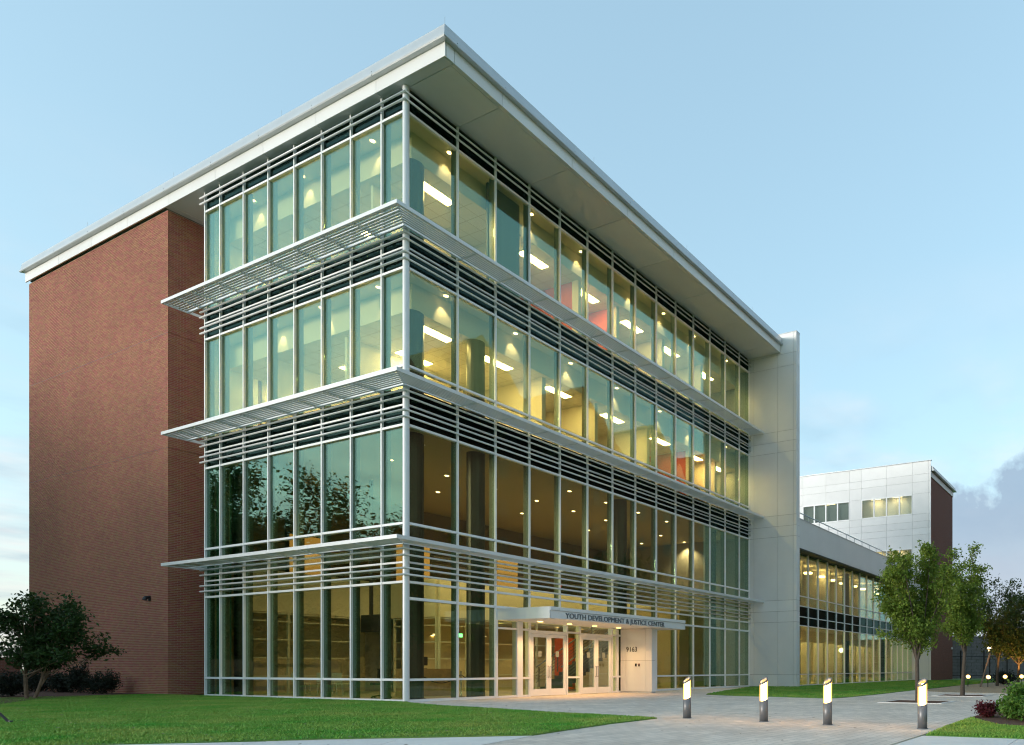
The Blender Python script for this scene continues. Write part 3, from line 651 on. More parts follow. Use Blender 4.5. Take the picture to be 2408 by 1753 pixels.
# ------------------------------------------------------------------ two-storey glazed wing
WG = empty('glazed_wing', (21.6, -3.05, 0), 'lower two-storey white wing with ribbon glazing and roof railing', 'building')
WX0, WX1 = XR + 0.43, 45.78
box('wing_fascia', WX0, WX1, -3.03, -2.5, 7.86, 9.46, 'joint_dark', WG)
for k in range(8):
    a = WX0 + k * (WX1 - WX0) / 8; b2 = WX0 + (k + 1) * (WX1 - WX0) / 8
    box('panel', a + 0.003, b2 - 0.003, -3.05, -3.03, 7.86, 9.48, 'white_panel', WG)
box('coping', WX0, WX1, -3.07, -2.6, 9.482, 9.52, 'gutter_metal', WG)
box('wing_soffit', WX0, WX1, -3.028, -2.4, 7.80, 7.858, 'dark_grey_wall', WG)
box('wing_roof', WX0, WX1, -2.5, 11, 9.2, 9.4, 'roof_membrane', WG)
wm = [22.60 + 1.456 * k for k in range(17)]
WR = [0.06, 0.70, 3.56, 4.08, 4.70, 5.28, 7.79]
for i in range(len(wm) - 1):
    x0, x1 = wm[i], wm[i + 1]
    for z0, z1 in zip(WR[:-1], WR[1:]):
        box('pane', x0 + 0.03, x1 - 0.03, -2.43, -2.405, z0 + 0.025, z1 - 0.025, 'glass_spandrel' if 3.5 < z0 < 4.6 else 'glass', WG)
        if 3.5 < z0 < 4.6: box('spandrel_panel', x0 + 0.03, x1 - 0.03, -2.36, -2.33, z0, z1, 'spandrel', WG)
box('pane', WX0 + 0.02, wm[0] - 0.03, -2.43, -2.405, 0.08, 7.75, 'glass', WG)
for x in wm: box('mullion', x - 0.026, x + 0.026, -2.50, -2.38, 0.0, 7.80, 'mullion_white', WG)
for z in WR[:-1]:
    for i in range(len(wm) - 1): box('transom', wm[i] + 0.031, wm[i + 1] - 0.031, -2.48, -2.37, z - 0.025, z + 0.025, 'mullion_white', WG)
    box('transom', WX0 + 0.01, wm[0] - 0.031, -2.48, -2.37, z - 0.025, z + 0.025, 'mullion_white', WG)
for z0, z1 in ((-0.1, 0.03), (4.1, 4.68)): box('floor_slab', WX0, WX1, -2.32, 8, z0, z1, 'carpet', WG)
for z in (4.04, 7.7): box('ceiling', WX0, WX1, -2.28, 8, z, z + 0.04, 'ceiling_white', WG)
box('partition', WX0, WX1, 3.5, 3.65, 0.03, 4.04, 'tan_wall', WG); box('partition', WX0, WX1, 4.5, 4.65, 4.68, 7.7, 'drywall', WG)
for k in range(9):
    x = 22.9 + k * 2.0
    box('partition', x, x + 0.12, -1.3, -0.6, 0.03, 2.75, 'drywall', WG)
for k in range(5):
    x = 25.5 + k * 4.4; box('partition', x, x + 0.15, -1.4, 4.5, 4.68, 7.7, 'drywall', WG)
for x in (24.0, 32, 40): MB().lathe([(0.25, 0.03), (0.25, 7.7)], (x, -1.7, 0), 14).build('column', 'column_dark', WG)
rl = empty('roof_railing', (21.7, -2.85, 9.5), 'thin metal guard railing along the flat roof edge of the low wing', 'railing')
MB().tube([(WX0, -2.85, 9.92), (WX1, -2.85, 9.92)], 0.03, 6).build('rail', 'gutter_metal', rl)
for k in range(17): MB().tube([(WX0 + 0.2 + k * 1.48, -2.85, 9.5), (WX0 + 0.2 + k * 1.48, -2.85, 9.92)], 0.022, 6).build('post', 'gutter_metal', rl)

# ------------------------------------------------------------------ rear building
BB = empty('rear_building', (45.8, -4.1, 0), 'white panelled rear building with brick end wall and two ribbon windows', 'building')
XB, YB = 45.8, -4.1
core = MB().box(XB + 0.035, XB + 3, YB + 0.5, 2.0, 0, 10.6)
box('wall_core', XB + 0.9, XB + 1.2, YB + 0.2, 14, 0, 18.9, 'drywall', BB)
py = [YB, -3.92, -2.47, -0.10, 2.26, 3.44, 5.78, 8.13, 10.5, 12.9]
pz = [0.0, 3.2, 6.4, 9.6, 9.95, 11.6, 12.73, 13.30, 13.89, 14.53, 16.31, 17.33, 17.99, 19.07]
def inwin(y0, y1, z0, z1):
    yc, zc_ = (y0 + y1) / 2, (z0 + z1) / 2
    if 14.53 < zc_ < 16.31 and (-2.47 < yc < 2.26 or 3.44 < yc < 8.13): return True
    if 9.95 < zc_ < 11.6 and (-2.47 < yc < 2.26 or 3.44 < yc < 8.13): return True
    return False
for z0, z1 in zip(pz[:-1], pz[1:]):
    for y0, y1 in zip(py[:-1], py[1:]):
        if inwin(y0, y1, z0, z1): continue
        box('panel', XB, XB + 0.03, y0 + 0.007, y1 - 0.007, z0 + 0.007, z1 - 0.007, 'white_panel', BB)
        box('panel_backing', XB + 0.032, XB + 0.06, y0, y1, z0, z1, 'joint_dark', BB)
for zb, zt in ((14.53, 16.31), (9.95, 11.6)):
    for ya, yb in ((-2.47, 2.26), (3.44, 8.13)):
        w = MB()
        n_ = 4; st = (yb - ya) / n_
        for k in range(n_ + 1):
            yy = ya + k * st; w.box(XB - 0.02, XB + 0.10, max(ya, yy - 0.06), min(yb, yy + 0.06), zb, zt)
        w.box(XB - 0.022, XB + 0.10, ya, yb, zb - 0.002, zb + 0.10); w.box(XB - 0.022, XB + 0.10, ya, yb, zt - 0.10, zt + 0.002)
        wi = w.build('window', 'mullion_white', BB, org=(XB, ya, zb))
        for k in range(n_): box('pane', XB + 0.03, XB + 0.05, ya + k * st + 0.06, ya + (k + 1) * st - 0.06, zb + 0.1, zt - 0.1, 'glass_clear', wi)
    box('room_ceiling', XB + 0.06, XB + 0.9, -4, 9, zt + 0.05, zt + 0.12, 'ceiling_white', BB); box('room_floor', XB + 0.06, XB + 0.9, -4, 9, zb - 0.2, zb - 0.1, 'tan_wall', BB)
box('parapet_cap', XB - 0.04, XB + 0.25, YB - 0.05, 13, 19.08, 19.14, 'gutter_metal', BB)
box('brick_end', XB + 0.05, 53.86, YB, YB + 0.3, 0, 17.66, 'far_brick_x', BB)
box('corner_trim', XB - 0.012, XB + 0.047, YB - 0.02, YB + 0.011, 0, 19.07, 'white_panel', BB)
box('eave_fascia', XB + 0.1, 53.95, YB - 0.06, YB + 0.3, 17.66, 18.12, 'white_panel', BB)
box('eave_gutter', XB + 0.1, 54.35, YB - 0.30, YB + 0.3, 18.20, 18.32, 'gutter_metal', BB)
box('eave_gutter', XB + 0.1, 54.25, YB - 0.18, YB + 0.3, 18.32, 18.56, 'white_panel', BB)
box('rear_wall', 53.5, 53.8, YB + 0.3, 14, 0, 18.2, 'far_brick_y', BB)
box('roof', XB + 0.25, 54, YB + 0.3, 14, 18.2, 18.5, 'roof_membrane', BB)
box('unlit_room_sheet', XB + 0.30, XB + 0.33, 3.3, 8.3, 14.5, 16.2, 'dark_grey_wall', BB)  # dark sheet added so the room behind the left window looks unlit
box('roof_unit', XB + 0.6, XB + 2.2, 4.6, 8.0, 18.5, 19.35, 'white_panel', BB)
box('end_fixture', 53.2, 53.5, YB - 0.12, YB, 2.9, 3.1, 'white_panel', BB)

# ------------------------------------------------------------------ block wall and steel fence at the far right
bx0, bx1 = Vector((58.4, -1.0, 0)), Vector((69.5, -24.4, 0))
dw = (bx1 - bx0).normalized(); ang = math.atan2(dw.y, dw.x)
sw_ = empty('block_wall', bx0, 'grey split-face block retaining wall behind the steel fence', 'wall')
M_ = Matrix.Translation(bx0) @ Matrix.Rotation(ang, 4, 'Z'); Lw = (bx1 - bx0).length
pmat('block', (0.22, 0.225, 0.235), 0.9, noise=0.2, nscale=3, bump=0.6, bscale=15, island=0.25)
MB().box(0, Lw, 0.03, 0.5, 0, 4.3, M_).build('wall_core', 'soil', sw_)
MB().box(-0.1, Lw, -0.06, 0.55, 4.3, 4.42, M_).build('wall_cap', 'block', sw_)
blk = MB(); nbk = 0
bmesh_blk = mk('block', [Vector((x, y, z)) for x in (0, .97) for y in (-.0, .05) for z in (0, .315)], [(0, 1, 3, 2), (4, 6, 7, 5), (0, 4, 5, 1), (2, 3, 7, 6), (1, 5, 7, 3), (0, 2, 6, 4)], 'block')
for r in range(13):
    for c in range(11):
        xs = c * 1.0 - (0.5 if r % 2 else 0) + 0.02
        if xs < 0: xs += 0.5
        p = M_ @ Vector((xs, -0.02 - random.uniform(0, .02), r * 0.331))
        bo = add('block', bmesh_blk, sw_, p); bo.rotation_euler = (0, 0, ang)
rest = MB()
for r in range(13):
    for c in range(11, int(Lw)):
        xs = c - (0.5 if r % 2 else 0) + 0.02; rest.box(xs, xs + .97, -0.03, 0.03, r * .331, r * .331 + .315, M_)
rb = rest.build('blocks', 'block', sw_); rb['kind'] = 'stuff'
fe = empty('steel_fence', bx0, 'black steel post fence standing before the grey block wall', 'fence')
for k in range(11):
    p = M_ @ Vector((0.3 + k * 2.4, -0.8, 0)); box('post', p.x - 0.06, p.x + 0.06, p.y - 0.06, p.y + 0.06, 0, 2.9, 'black_plastic', fe)
a_, b_ = M_ @ Vector((0, -0.8, 2.3)), M_ @ Vector((25, -0.8, 2.3))
MB().tube([a_, b_], 0.03, 5).build('rail', 'black_plastic', fe); MB().tube([a_ - Vector((0, 0, 2.0)), b_ - Vector((0, 0, 2.0))], 0.03, 5).build('rail', 'black_plastic', fe)
# low garden wall beyond the brick block
lw_ = box('garden_wall', -14, -0.3, 26.4, 26.65, 0, 1.55, 'far_brick_x'); tag(lw_, 'low brick garden wall behind the shrubs at the far left', 'wall')

# ------------------------------------------------------------------ neighbours that stand outside the picture and show only in the glass
def gable_block(x0, x1, y0, y1, h, ng, lab):
    nb_ = empty('neighbour_building', ((x0 + x1) / 2, y0, 0), lab, 'building')
    box('wall', x0, x1, y0, y1, 0, h, 'far_brick_x', nb_)
    w_ = (x1 - x0) / ng
    for k in range(ng):
        a = x0 + k * w_; m_ = MB()
        n0 = len(m_.v); m_.v += [(a, y1 + .3, h), (a + w_, y1 + .3, h), (a + w_ / 2, y1 + .3, h + w_ * 0.42), (a, y0, h), (a + w_, y0, h), (a + w_ / 2, y0, h + w_ * 0.42)]
        m_.f += [(0, 1, 2), (3, 5, 4), (0, 3, 4, 1), (1, 4, 5, 2), (2, 5, 3, 0)]
        m_.build('gable_roof', 'tan_wall' if k % 2 else 'far_brick_x', nb_)
        for fl in range(int(h // 3.6)):
            for q in (0.25, 0.65): box('window', a + w_ * q, a + w_ * q + 1.2, y1, y1 + 0.06, 1.0 + fl * 3.6, 2.7 + fl * 3.6, 'dark_grey_wall', nb_)
gable_block(12, 116, -48, -34, 26.0, 8, 'tall gabled brick apartment block across the plaza, seen only mirrored in the glass')
# ------------------------------------------------------------------ luminaires
def copy_tree(o, loc, label=None, rz=None):
    c = o.copy(); COL.objects.link(c); c.location = Vector(loc); W[c.name] = Vector(loc)
    if label: c['label'] = label
    if rz is not None: c.rotation_euler = (0, 0, rz)
    for ch in o.children:
        d = ch.copy(); COL.objects.link(d); d.parent = c
        for g2 in ch.children:
            e = g2.copy(); COL.objects.link(e); e.parent = d
    return c
FLN = {9.64: 'third', 14.46: 'fourth'}
ORD = ['first', 'second', 'third', 'fourth', 'fifth', 'sixth', 'seventh', 'eighth', 'ninth', 'tenth', 'eleventh', 'twelfth']
def troffer(x, y, z, rz, label, size=(1.22, 0.36), mt='lamp_warm'):
    t = empty('ceiling_light', (x, y, z), label, 'ceiling light', 'rectangular ceiling lights on the office floors')
    a, b2 = size[0] / 2, size[1] / 2
    add('housing', boxmesh(size[0] + 0.06, size[1] + 0.06, 0.012, 'white_panel'), t, (x, y, z - 0.007))
    add('diffuser', boxmesh(size[0], size[1], 0.012, mt), t, (x, y, z - 0.020))
    t.rotation_euler = (0, 0, rz); return t
for F_, xs in ((14.46, (2.15, 6.5, 9.5, 12.6, 15.6, 18.9)), (9.64, (2.1, 4.7, 7.8, 11.2, 14.8, 17.8, 20.1))):
    for k, x in enumerate(xs): troffer(x, 1.50, F_ + 2.87, 0, f'rectangular ceiling light behind the entrance side glass, {ORD[k]} from the corner on the {FLN[F_]} floor')
for F_, ys in ((14.46, (5.4, 9.6)), (9.64, (6.6, 10.2))):
    for k, y in enumerate(ys): troffer(2.6, y, F_ + 2.87, R(90), f'rectangular ceiling light behind the side street glass, {ORD[k]} from the corner on the {FLN[F_]} floor')
troffer(3.1, 3.9, 9.64 + 2.87, 0, 'rectangular ceiling light deeper in the third floor corner office, low in its first window')
def spot(x, y, z, tgt, power, cone, col=(1.0, 0.78, 0.42)):
    l = bpy.data.lights.new('downlight_beam', 'SPOT'); l.energy = power * LS; l.spot_size = R(cone); l.spot_blend = 0.6; l.shadow_soft_size = 0.04; l.color = col
    o = bpy.data.objects.new('downlight_beam', l); COL.objects.link(o); o.location = (x, y, z)
    o.rotation_euler = (Vector(tgt) - Vector((x, y, z))).to_track_quat('-Z', 'Y').to_euler(); return o
disc = MB().lathe([(0.075, -0.012), (0.075, 0.0)], (0, 0, 0), 14).mesh('lens', 'lamp_disc')
trim = MB().lathe([(0.115, -0.008), (0.115, 0.001)], (0, 0, 0), 14).mesh('trim', 'white_panel')
def downlight(x, y, z, label, group, beam=None):
    t = empty('downlight', (x, y, z), label, 'downlight', group)
    add('trim', trim, t, (x, y, z)); add('lens', disc, t, (x, y, z - 0.006))
    if beam:
        s = spot(x, y, z - 0.05, beam[0], beam[1], beam[2]); s.parent = t; s.location = s.location - Vector((x, y, z))
for F_, xs in ((14.46, (1.83, 5.35, 8.0, 11.3, 13.6, 16.2, 19.4)), (9.64, (1.7, 4.6, 7.4, 10.2, 13.3, 16.0, 19.3))):
    for k, x in enumerate(xs): downlight(x, 0.40, F_ + 3.715, f'round downlight by the entrance side glass, {ORD[k]} from the corner on the {FLN[F_]} floor', 'downlights along the office windows', ((x + 0.12, 0.66, F_ + 3.0), 45, 62))
for F_, ys in ((14.46, (2.2, 6.0, 9.0)), (9.64, (1.9, 4.9, 7.6))):
    for k, y in enumerate(ys): downlight(0.40, y, F_ + 3.715, f'round downlight by the side street glass, {ORD[k]} from the corner on the {FLN[F_]} floor', 'downlights along the office windows', ((0.66, y + 0.12, F_ + 3.0), 45, 62))
for j, y in enumerate((1.6, 4.2, 6.8)):
    for k in range(9): downlight(1.7 + k * 2.3 + (j % 2) * 0.7, y, 8.598, f'round downlight in the dim-toned lobby ceiling, {("front", "middle", "back")[j]} row, {ORD[k]} from the corner', 'downlights in the lobby ceiling', ((1.7 + k * 2.3 + (j % 2) * 0.7, y, 0), 420, 120) if j == 1 else None)
for k in range(6): downlight(6.6 + k * 2.6, 7.4, 2.545, f'added fill downlight hung behind the lobby screen, {ORD[k]} from the corner', 'added fill downlights behind the lobby screen', ((6.6 + k * 2.6, 7.4, 0), 60, 120))  # unseen lamps added as fill for the lobby walls
for k in range(3): downlight(7.4, 7.0 + k * 1.6, 2.544, f'added fill downlight in the back room behind the side street lobby, {ORD[k]} from the front', 'added fill downlights behind the lobby screen')
lens2 = MB().lathe([(0.095, -0.012), (0.095, 0.0)], (0, 0, 0), 16).mesh('lens', 'lamp_amber')
for k, x in enumerate((4.47, 5.91, 7.28, 8.70)):
    t = empty('canopy_downlight', (x, -0.95, 2.714), f'amber round downlight under the entrance canopy, {ORD[k]} from the left', 'downlight', 'downlights under the canopy')
    add('lens', lens2, t, (x, -0.95, 2.714))
    s = spot(x, -0.95, 2.68, (x, -0.90, 0), 130, 130, (1.0, 0.55, 0.20)); s.parent = t; s.location = s.location - Vector((x, -0.95, 2.714))
for k in range(11):
    x = 23.3 + k * 2.05
    t = empty('pendant_disc', (x, -0.9, 7.25), f'round glowing pendant on the upper floor of the low wing, {ORD[k]} from the white fin', 'pendant lamp', 'pendants in the low wing')
    MB().lathe([(0.28, 7.20), (0.30, 7.24), (0.28, 7.30)], (x, -0.9, 0), 16).build('shade', 'lamp_disc', t); MB().tube([(x, -0.9, 7.30), (x, -0.9, 7.7)], 0.008, 5).build('cord', 'black_plastic', t)
for k in range(8):
    x = 23.6 + k * 2.6; troffer(x, -0.2, 4.04, 0, f'ceiling light on the ground floor of the low wing, {ORD[k]} from the white fin', (1.5, 0.6), 'lamp_wing')
for zt in (16.36, 11.65):
    for k, y in enumerate((-0.9, 1.1, 5.6)): troffer(XB + 0.5, y, zt, R(90), f'ceiling light in the {"upper" if zt > 14 else "lower"} ribbon windows of the rear building, {ORD[k]} from its brick end', (0.9, 0.3), 'lamp_dim')
# illuminated exit signs
for p, mt, lab in (((5.1, 4.0, 2.35), 'exit_green', 'green glowing exit sign in the lobby by the corner'), ((9.2, 5.4, 2.3), 'exit_red', 'small red lit sign inside the entrance doors'), ((12.4, 5.9, 5.2), 'exit_red', 'small red lit sign on the lobby mezzanine')):
    e = empty('exit_sign', p, lab, 'sign'); add('panel', boxmesh(0.3, 0.02, 0.14, mt), e, p); add('bracket', boxmesh(0.03, 0.03, 0.1, 'black_plastic'), e, (p[0], p[1], p[2] + 0.12))

# ------------------------------------------------------------------ furniture that can be made out through the glass
def office_chair(x, y, z, rz, label):
    t = empty('office_chair', (x, y, z), label, 'chair', 'black chairs in the lobby')
    L_ = lambda m, n, mt='black_plastic': add(n, m.mesh(n, mt), t, (x, y, z))
    L_(MB().box(-0.25, 0.25, -0.24, 0.24, 0.44, 0.53), 'seat'); 
    m_ = MB()
    for k in range(7):
        t0 = -1 + k / 3.5; t1 = -1 + (k + 1) / 3.5
        m_.box(0.20 - 0.06 * (t0 * t0), 0.25 - 0.06 * (t0 * t0), 0.24 * t0, 0.24 * t1, 0.58, 1.08 - 0.10 * ((t0 + t1) / 2) ** 2)
    L_(m_, 'backrest'); L_(MB().tube([(0, 0, 0.08), (0, 0, 0.44)], 0.03, 8).tube([(0.22, 0, 0.48), (0.27, 0, 0.7)], 0.02, 6), 'stem')
    for k in range(5):
        a = 2 * math.pi * k / 5
        L_(MB().tube([(0, 0, 0.10), (0.3 * math.cos(a), 0.3 * math.sin(a), 0.06)], [0.025, 0.015], 6).lathe([(0.03, 0.0), (0.03, 0.05)], (0.3 * math.cos(a), 0.3 * math.sin(a), 0), 8), 'foot')
    t.rotation_euler = (0, 0, rz)
office_chair(1.3, 3.1, 0.03, R(25), 'black swivel chair in the lobby behind the side street glass'); office_chair(1.6, 1.9, 0.03, R(-30), 'black swivel chair in the lobby beside the corner post')
def desk(x, y, z, lx, ly, label, mat='wood_desk', h=0.75, front=True):
    t = empty('desk', (x, y, z), label, 'desk')
    box('top', x, x + lx, y, y + ly, z + h - 0.04, z + h, mat, t)
    box('front_panel', x + 0.02, x + lx - 0.02, y + 0.02, y + 0.05, z, z + h - 0.04, mat, t)
    for q in (x + 0.02, x + lx - 0.06): box('side_panel', q, q + 0.04, y + 0.06, y + ly - 0.02, z, z + h - 0.04, mat, t)
def monitor(x, y, z, rz, label):
    t = empty('monitor', (x, y, z), label, 'monitor')
    L_ = lambda m, n, mt='black_plastic': add(n, m.mesh(n, mt), t, (x, y, z))
    L_(MB().box(-0.26, 0.26, -0.02, 0.02, 0.12, 0.44), 'casing'); L_(MB().box(-0.03, 0.03, -0.02, 0.02, 0.01, 0.13), 'neck'); L_(MB().box(-0.12, 0.12, -0.09, 0.09, 0, 0.012), 'foot')
    t.rotation_euler = (0, 0, rz)
desk(2.2, 3.0, 0.03, 1.8, 0.7, 'wooden reception desk in the lobby near the corner', h=1.0); monitor(3.0, 3.3, 1.03, R(20), 'dark monitor on the lobby reception desk')
desk(15.0, 1.5, 9.64, 1.5, 0.7, 'wooden desk by the red partition on the third floor', h=0.78); monitor(15.6, 1.7, 10.42, R(-40), 'dark monitor beside the red partition on the third floor'); monitor(17.5, 1.2, 10.4, R(-50), 'dark monitor right of the red partition on the third floor')
desk(17.0, 1.0, 9.64, 1.2, 0.6, 'wooden desk right of the red partition on the third floor', h=0.76)
def cabinet(x, y, z, lx, ly, h, label):
    t = empty('cabinet', (x, y, z), label, 'cabinet')
    box('carcass', x, x + lx, y, y + ly, z, z + h, 'tan_wall', t); n_ = max(1, int(lx / 0.5))
    for k in range(n_): box('door', x + k * lx / n_ + 0.01, x + (k + 1) * lx / n_ - 0.01, y - 0.02, y - 0.001, z + 0.05, z + h - 0.02, 'wood_desk', t)
cabinet(13.4, 1.4, 9.64, 1.1, 0.5, 1.55, 'tan storage cabinet on the third floor left of the red partition'); cabinet(8.9, 1.3, 14.46, 1.1, 0.5, 1.35, 'tan storage cabinet between the red partitions on the fourth floor')
# hanging screen, rope barrier, stair
hs = empty('hanging_screen', (3.9, 7.6, 2.6), 'black hanging display screen in the lobby behind the side street glass', 'screen')
box('panel', 3.88, 3.93, 7.0, 8.2, 2.5, 3.2, 'black_plastic', hs); box('mount', 3.89, 3.93, 7.5, 7.7, 3.2, 8.6, 'black_plastic', hs)
st = empty('staircase', (11.5, 3.4, 0.03), 'lobby staircase with slanting steel handrails seen through the right door', 'staircase')
for k in range(14): box('tread', 9.9 + k * 0.29, 10.19 + k * 0.29, 3.2, 4.6, 0.03 + 0.17 * k, 0.20 + 0.17 * k, 'dark_grey_wall', st)
for yy in (3.15, 4.65):
    for dz in (0.25, 0.40, 0.55, 0.70, 0.95): MB().tube([(9.7, yy, 0.15 + dz), (9.9 + 14 * 0.29, yy, 0.10 + 0.17 * 14 + dz)], 0.03 if dz > 0.9 else 0.012, 6).build('handrail', 'steel', st)
    for k in (0, 4, 8, 12): box('baluster', 9.85 + k * 0.29, 9.89 + k * 0.29, yy - 0.015, yy + 0.015, 0.2 + 0.17 * k, 1.12 + 0.17 * k, 'steel', st)
rp = empty('rope_barrier', (1.6, 0.62, 0.03), 'black rope barrier slung between posts behind the ground floor glass', 'barrier')
pts_ = []
for a, b2 in ((1.45, 3.0), (3.0, 4.4)):
    MB().tube([(a + k * (b2 - a) / 12, 1.3, 0.82 - 0.28 * math.sin(math.pi * k / 12)) for k in range(13)], 0.018, 6).build('rope', 'black_plastic', rp, smooth=True)
for a in (1.45, 3.0, 4.4): MB().lathe([(0.15, 0.03), (0.15, 0.05), (0.025, 0.07), (0.025, 0.92), (0.035, 0.95)], (a, 1.3, 0), 12).build('post', 'steel', rp)
def seat(x, y, z, rz, label):
    t = empty('waiting_chair', (x, y, z), label, 'chair', 'pale chairs in the lobby and wing')
    L_ = lambda m, n, mt: add(n, m.mesh(n, mt), t, (x, y, z))
    L_(MB().box(-0.24, 0.24, -0.24, 0.24, 0.42, 0.46), 'seat', 'tan_frame'); L_(MB().box(-0.24, 0.24, 0.22, 0.25, 0.5, 0.85), 'backrest', 'tan_frame')
    for sx in (-1, 1):
        for sy in (-1, 1): L_(MB().tube([(0.22 * sx, 0.22 * sy, 0), (0.21 * sx, 0.21 * sy, 0.42 if sy < 0 else 0.85)], 0.014, 6), 'leg', 'steel')
    t.rotation_euler = (0, 0, rz)
for k, (x, y) in enumerate(((2.0, 8.9), (2.2, 7.6), (2.1, 6.5))): seat(x, y, 0.03, R(80 + 10 * k), f'pale waiting chair in the lobby behind the side street glass, {ORD[k]} from the brick block')
for k in range(6): seat(23.4 + k * 1.9, -1.75, 0.03, R(160 + 15 * k), f'waiting chair behind the ground floor glass of the low wing, {ORD[k]} from the white fin')

# ------------------------------------------------------------------ bollard lights
def bollard(loc, label):
    t = empty('bollard_light', loc, label, 'bollard light', 'bollard lights across the plaza')
    r, sd = 0.083, 24
    d0 = (0.94, -0.34)
    def ring(z, rr, k): return [(rr * math.cos(a), rr * math.sin(a), z + k * (math.cos(a) * d0[0] + math.sin(a) * d0[1])) for a in [2 * math.pi * i / sd for i in range(sd)]]
    def loft(rings, n, mt, cap0=True, cap1=True):
        m_ = MB()
        for q in rings: m_.v += q
        for i in range(len(rings) - 1):
            for k in range(sd): m_.f.append((i * sd + k, i * sd + (k + 1) % sd, (i + 1) * sd + (k + 1) % sd, (i + 1) * sd + k))
        if cap0: m_.f.append(tuple(reversed(range(sd))))
        if cap1: m_.f.append(tuple((len(rings) - 1) * sd + k for k in range(sd)))
        me = m_.mesh(n, mt); 
        for p in me.polygons: p.use_smooth = len(p.vertices) == 4
        return add(n, me, t, loc)
    loft([ring(0.0, r, 0), ring(0.43, r, 0.035)], 'post', 'bollard_grey'); loft([ring(0, r + 0.012, 0), ring(0.012, r + 0.012, 0)], 'base_plate', 'bollard_grey')
    loft([ring(0.434, r * 0.66, 0.024), ring(0.745, r * 0.66, 0.036)], 'lamp', 'lamp_bollard'); loft([ring(0.432, r * 0.95, 0.035), ring(0.50, r * 0.98, 0.038), ring(0.775, r * 0.95, 0.055)], 'diffuser', 'amber_shell', False, False)
    loft([ring(0.772, r * 0.78, 0.055), ring(0.772, r * 1.02, 0.055), ring(0.812, r * 1.02, 0.058), ring(0.818, r * 0.92, 0.056), ring(0.805, r * 0.78, 0.055), ring(0.772, r * 0.78, 0.055)], 'top_ring', 'bollard_grey', False, False)
    return t
for p, lab in (((-2.09, -11.75, 0), 'glowing bollard light nearest the entrance lawn tip, leftmost of four'), ((-2.23, -13.64, 0), 'glowing bollard light, second of four from the entrance lawn'), ((-2.43, -15.08, 0), 'glowing bollard light, third of four from the entrance lawn'), ((-2.52, -16.89, 0), 'glowing bollard light before the first tree pit, rightmost of four')): bollard(p, lab)
# ground floodlights
for k, (x, y, aim) in enumerate(((26.5, -11.45, (-1, -0.35)), (25.3, -12.80, (-1, -0.5)), (27.6, -13.35, (-1, -0.2)), (28.8, -14.1, (-1, -0.2)))):
    t = empty('floodlight', (x, y, 0), f'small lit amber floodlight on a stake in the gravel, {ORD[k]} from the left', 'floodlight', 'floodlights under the trees')
    d = Vector((aim[0], aim[1], 0.75)).normalized(); c = Vector((x, y, 0.50))
    MB().tube([(x, y, 0), (x, y, 0.42)], 0.025, 6).build('stake', 'black_plastic', t)
    MB().tube([c - d * 0.14, c + d * 0.02, c + d * 0.12], [0.06, 0.09, 0.13], 12).build('housing', 'steel', t); MB().tube([c + d * 0.121, c + d * 0.14], 0.115, 12).build('lens', 'lamp_flood', t)
    q_ = spot(c.x + d.x * 0.2, c.y + d.y * 0.2, c.z + d.z * 0.2, tuple(Vector((28.9, -13.3, 3.2)) if k else Vector((26, -12.5, 2.5))), 160, 95, (1.0, 0.48, 0.12)); q_.parent = t; q_.location = q_.location - Vector((x, y, 0))
lp = empty('lamp_post', (45.9, -9.1, 0), 'tall black lamp post with bright white globe near the block wall', 'lamp post')
MB().lathe([(0.09, 0), (0.09, 0.2), (0.05, 0.25), (0.045, 2.5)], (45.9, -9.1, 0), 10).build('pole', 'black_plastic', lp); MB().lathe([(0.08, 2.5), (0.2, 2.62), (0.22, 2.75), (0.15, 2.88), (0.05, 2.92)], (45.9, -9.1, 0), 14).build('globe', 'lamp_disc', lp, smooth=True)
wl = empty('wall_lamp', (-0.125, 15.11, 3.81), 'small dark wall lamp on the brick wall', 'wall lamp')
MB().box(-0.16, -0.124, 15.05, 15.17, 3.72, 3.92).build('back_plate', 'black_plastic', wl); MB().tube([(-0.16, 15.11, 3.86), (-0.26, 15.11, 3.84), (-0.30, 15.11, 3.74)], [0.05, 0.07, 0.075], 10).build('hood', 'black_plastic', wl)

# ------------------------------------------------------------------ trees and plants
def leaves_mesh(name, P, size, mat, seed, droop=0.3, narrow=0.5):
    rg = np.random.default_rng(seed); n = len(P)
    a = rg.normal(size=(n, 3)); a[:, 2] -= droop; a /= np.linalg.norm(a, axis=1, keepdims=True)
    b2 = np.cross(a, rg.normal(size=(n, 3))); b2 /= np.linalg.norm(b2, axis=1, keepdims=True) + 1e-9
    s = (size * rg.uniform(0.6, 1.35, size=(n, 1)))
    c = np.cross(a, b2)
    V = np.stack([P, P + a * s * 0.5 + b2 * s * narrow * 0.5 + c * s * 0.08, P + a * s, P + a * s * 0.5 - b2 * s * narrow * 0.5 + c * s * 0.08], 1).reshape(-1, 3)
    F = np.arange(n * 4).reshape(-1, 4)
    return npmesh(name, V, F, mat)
def limb(rg, p, d, L, nseg, bend, upw=0.0):
    pts = [p.copy()]
    for _ in range(nseg):
        d = d + rg.normal(size=3) * bend; d[2] += upw; d /= np.linalg.norm(d); p = p + d * L / nseg; pts.append(p.copy())
    return pts
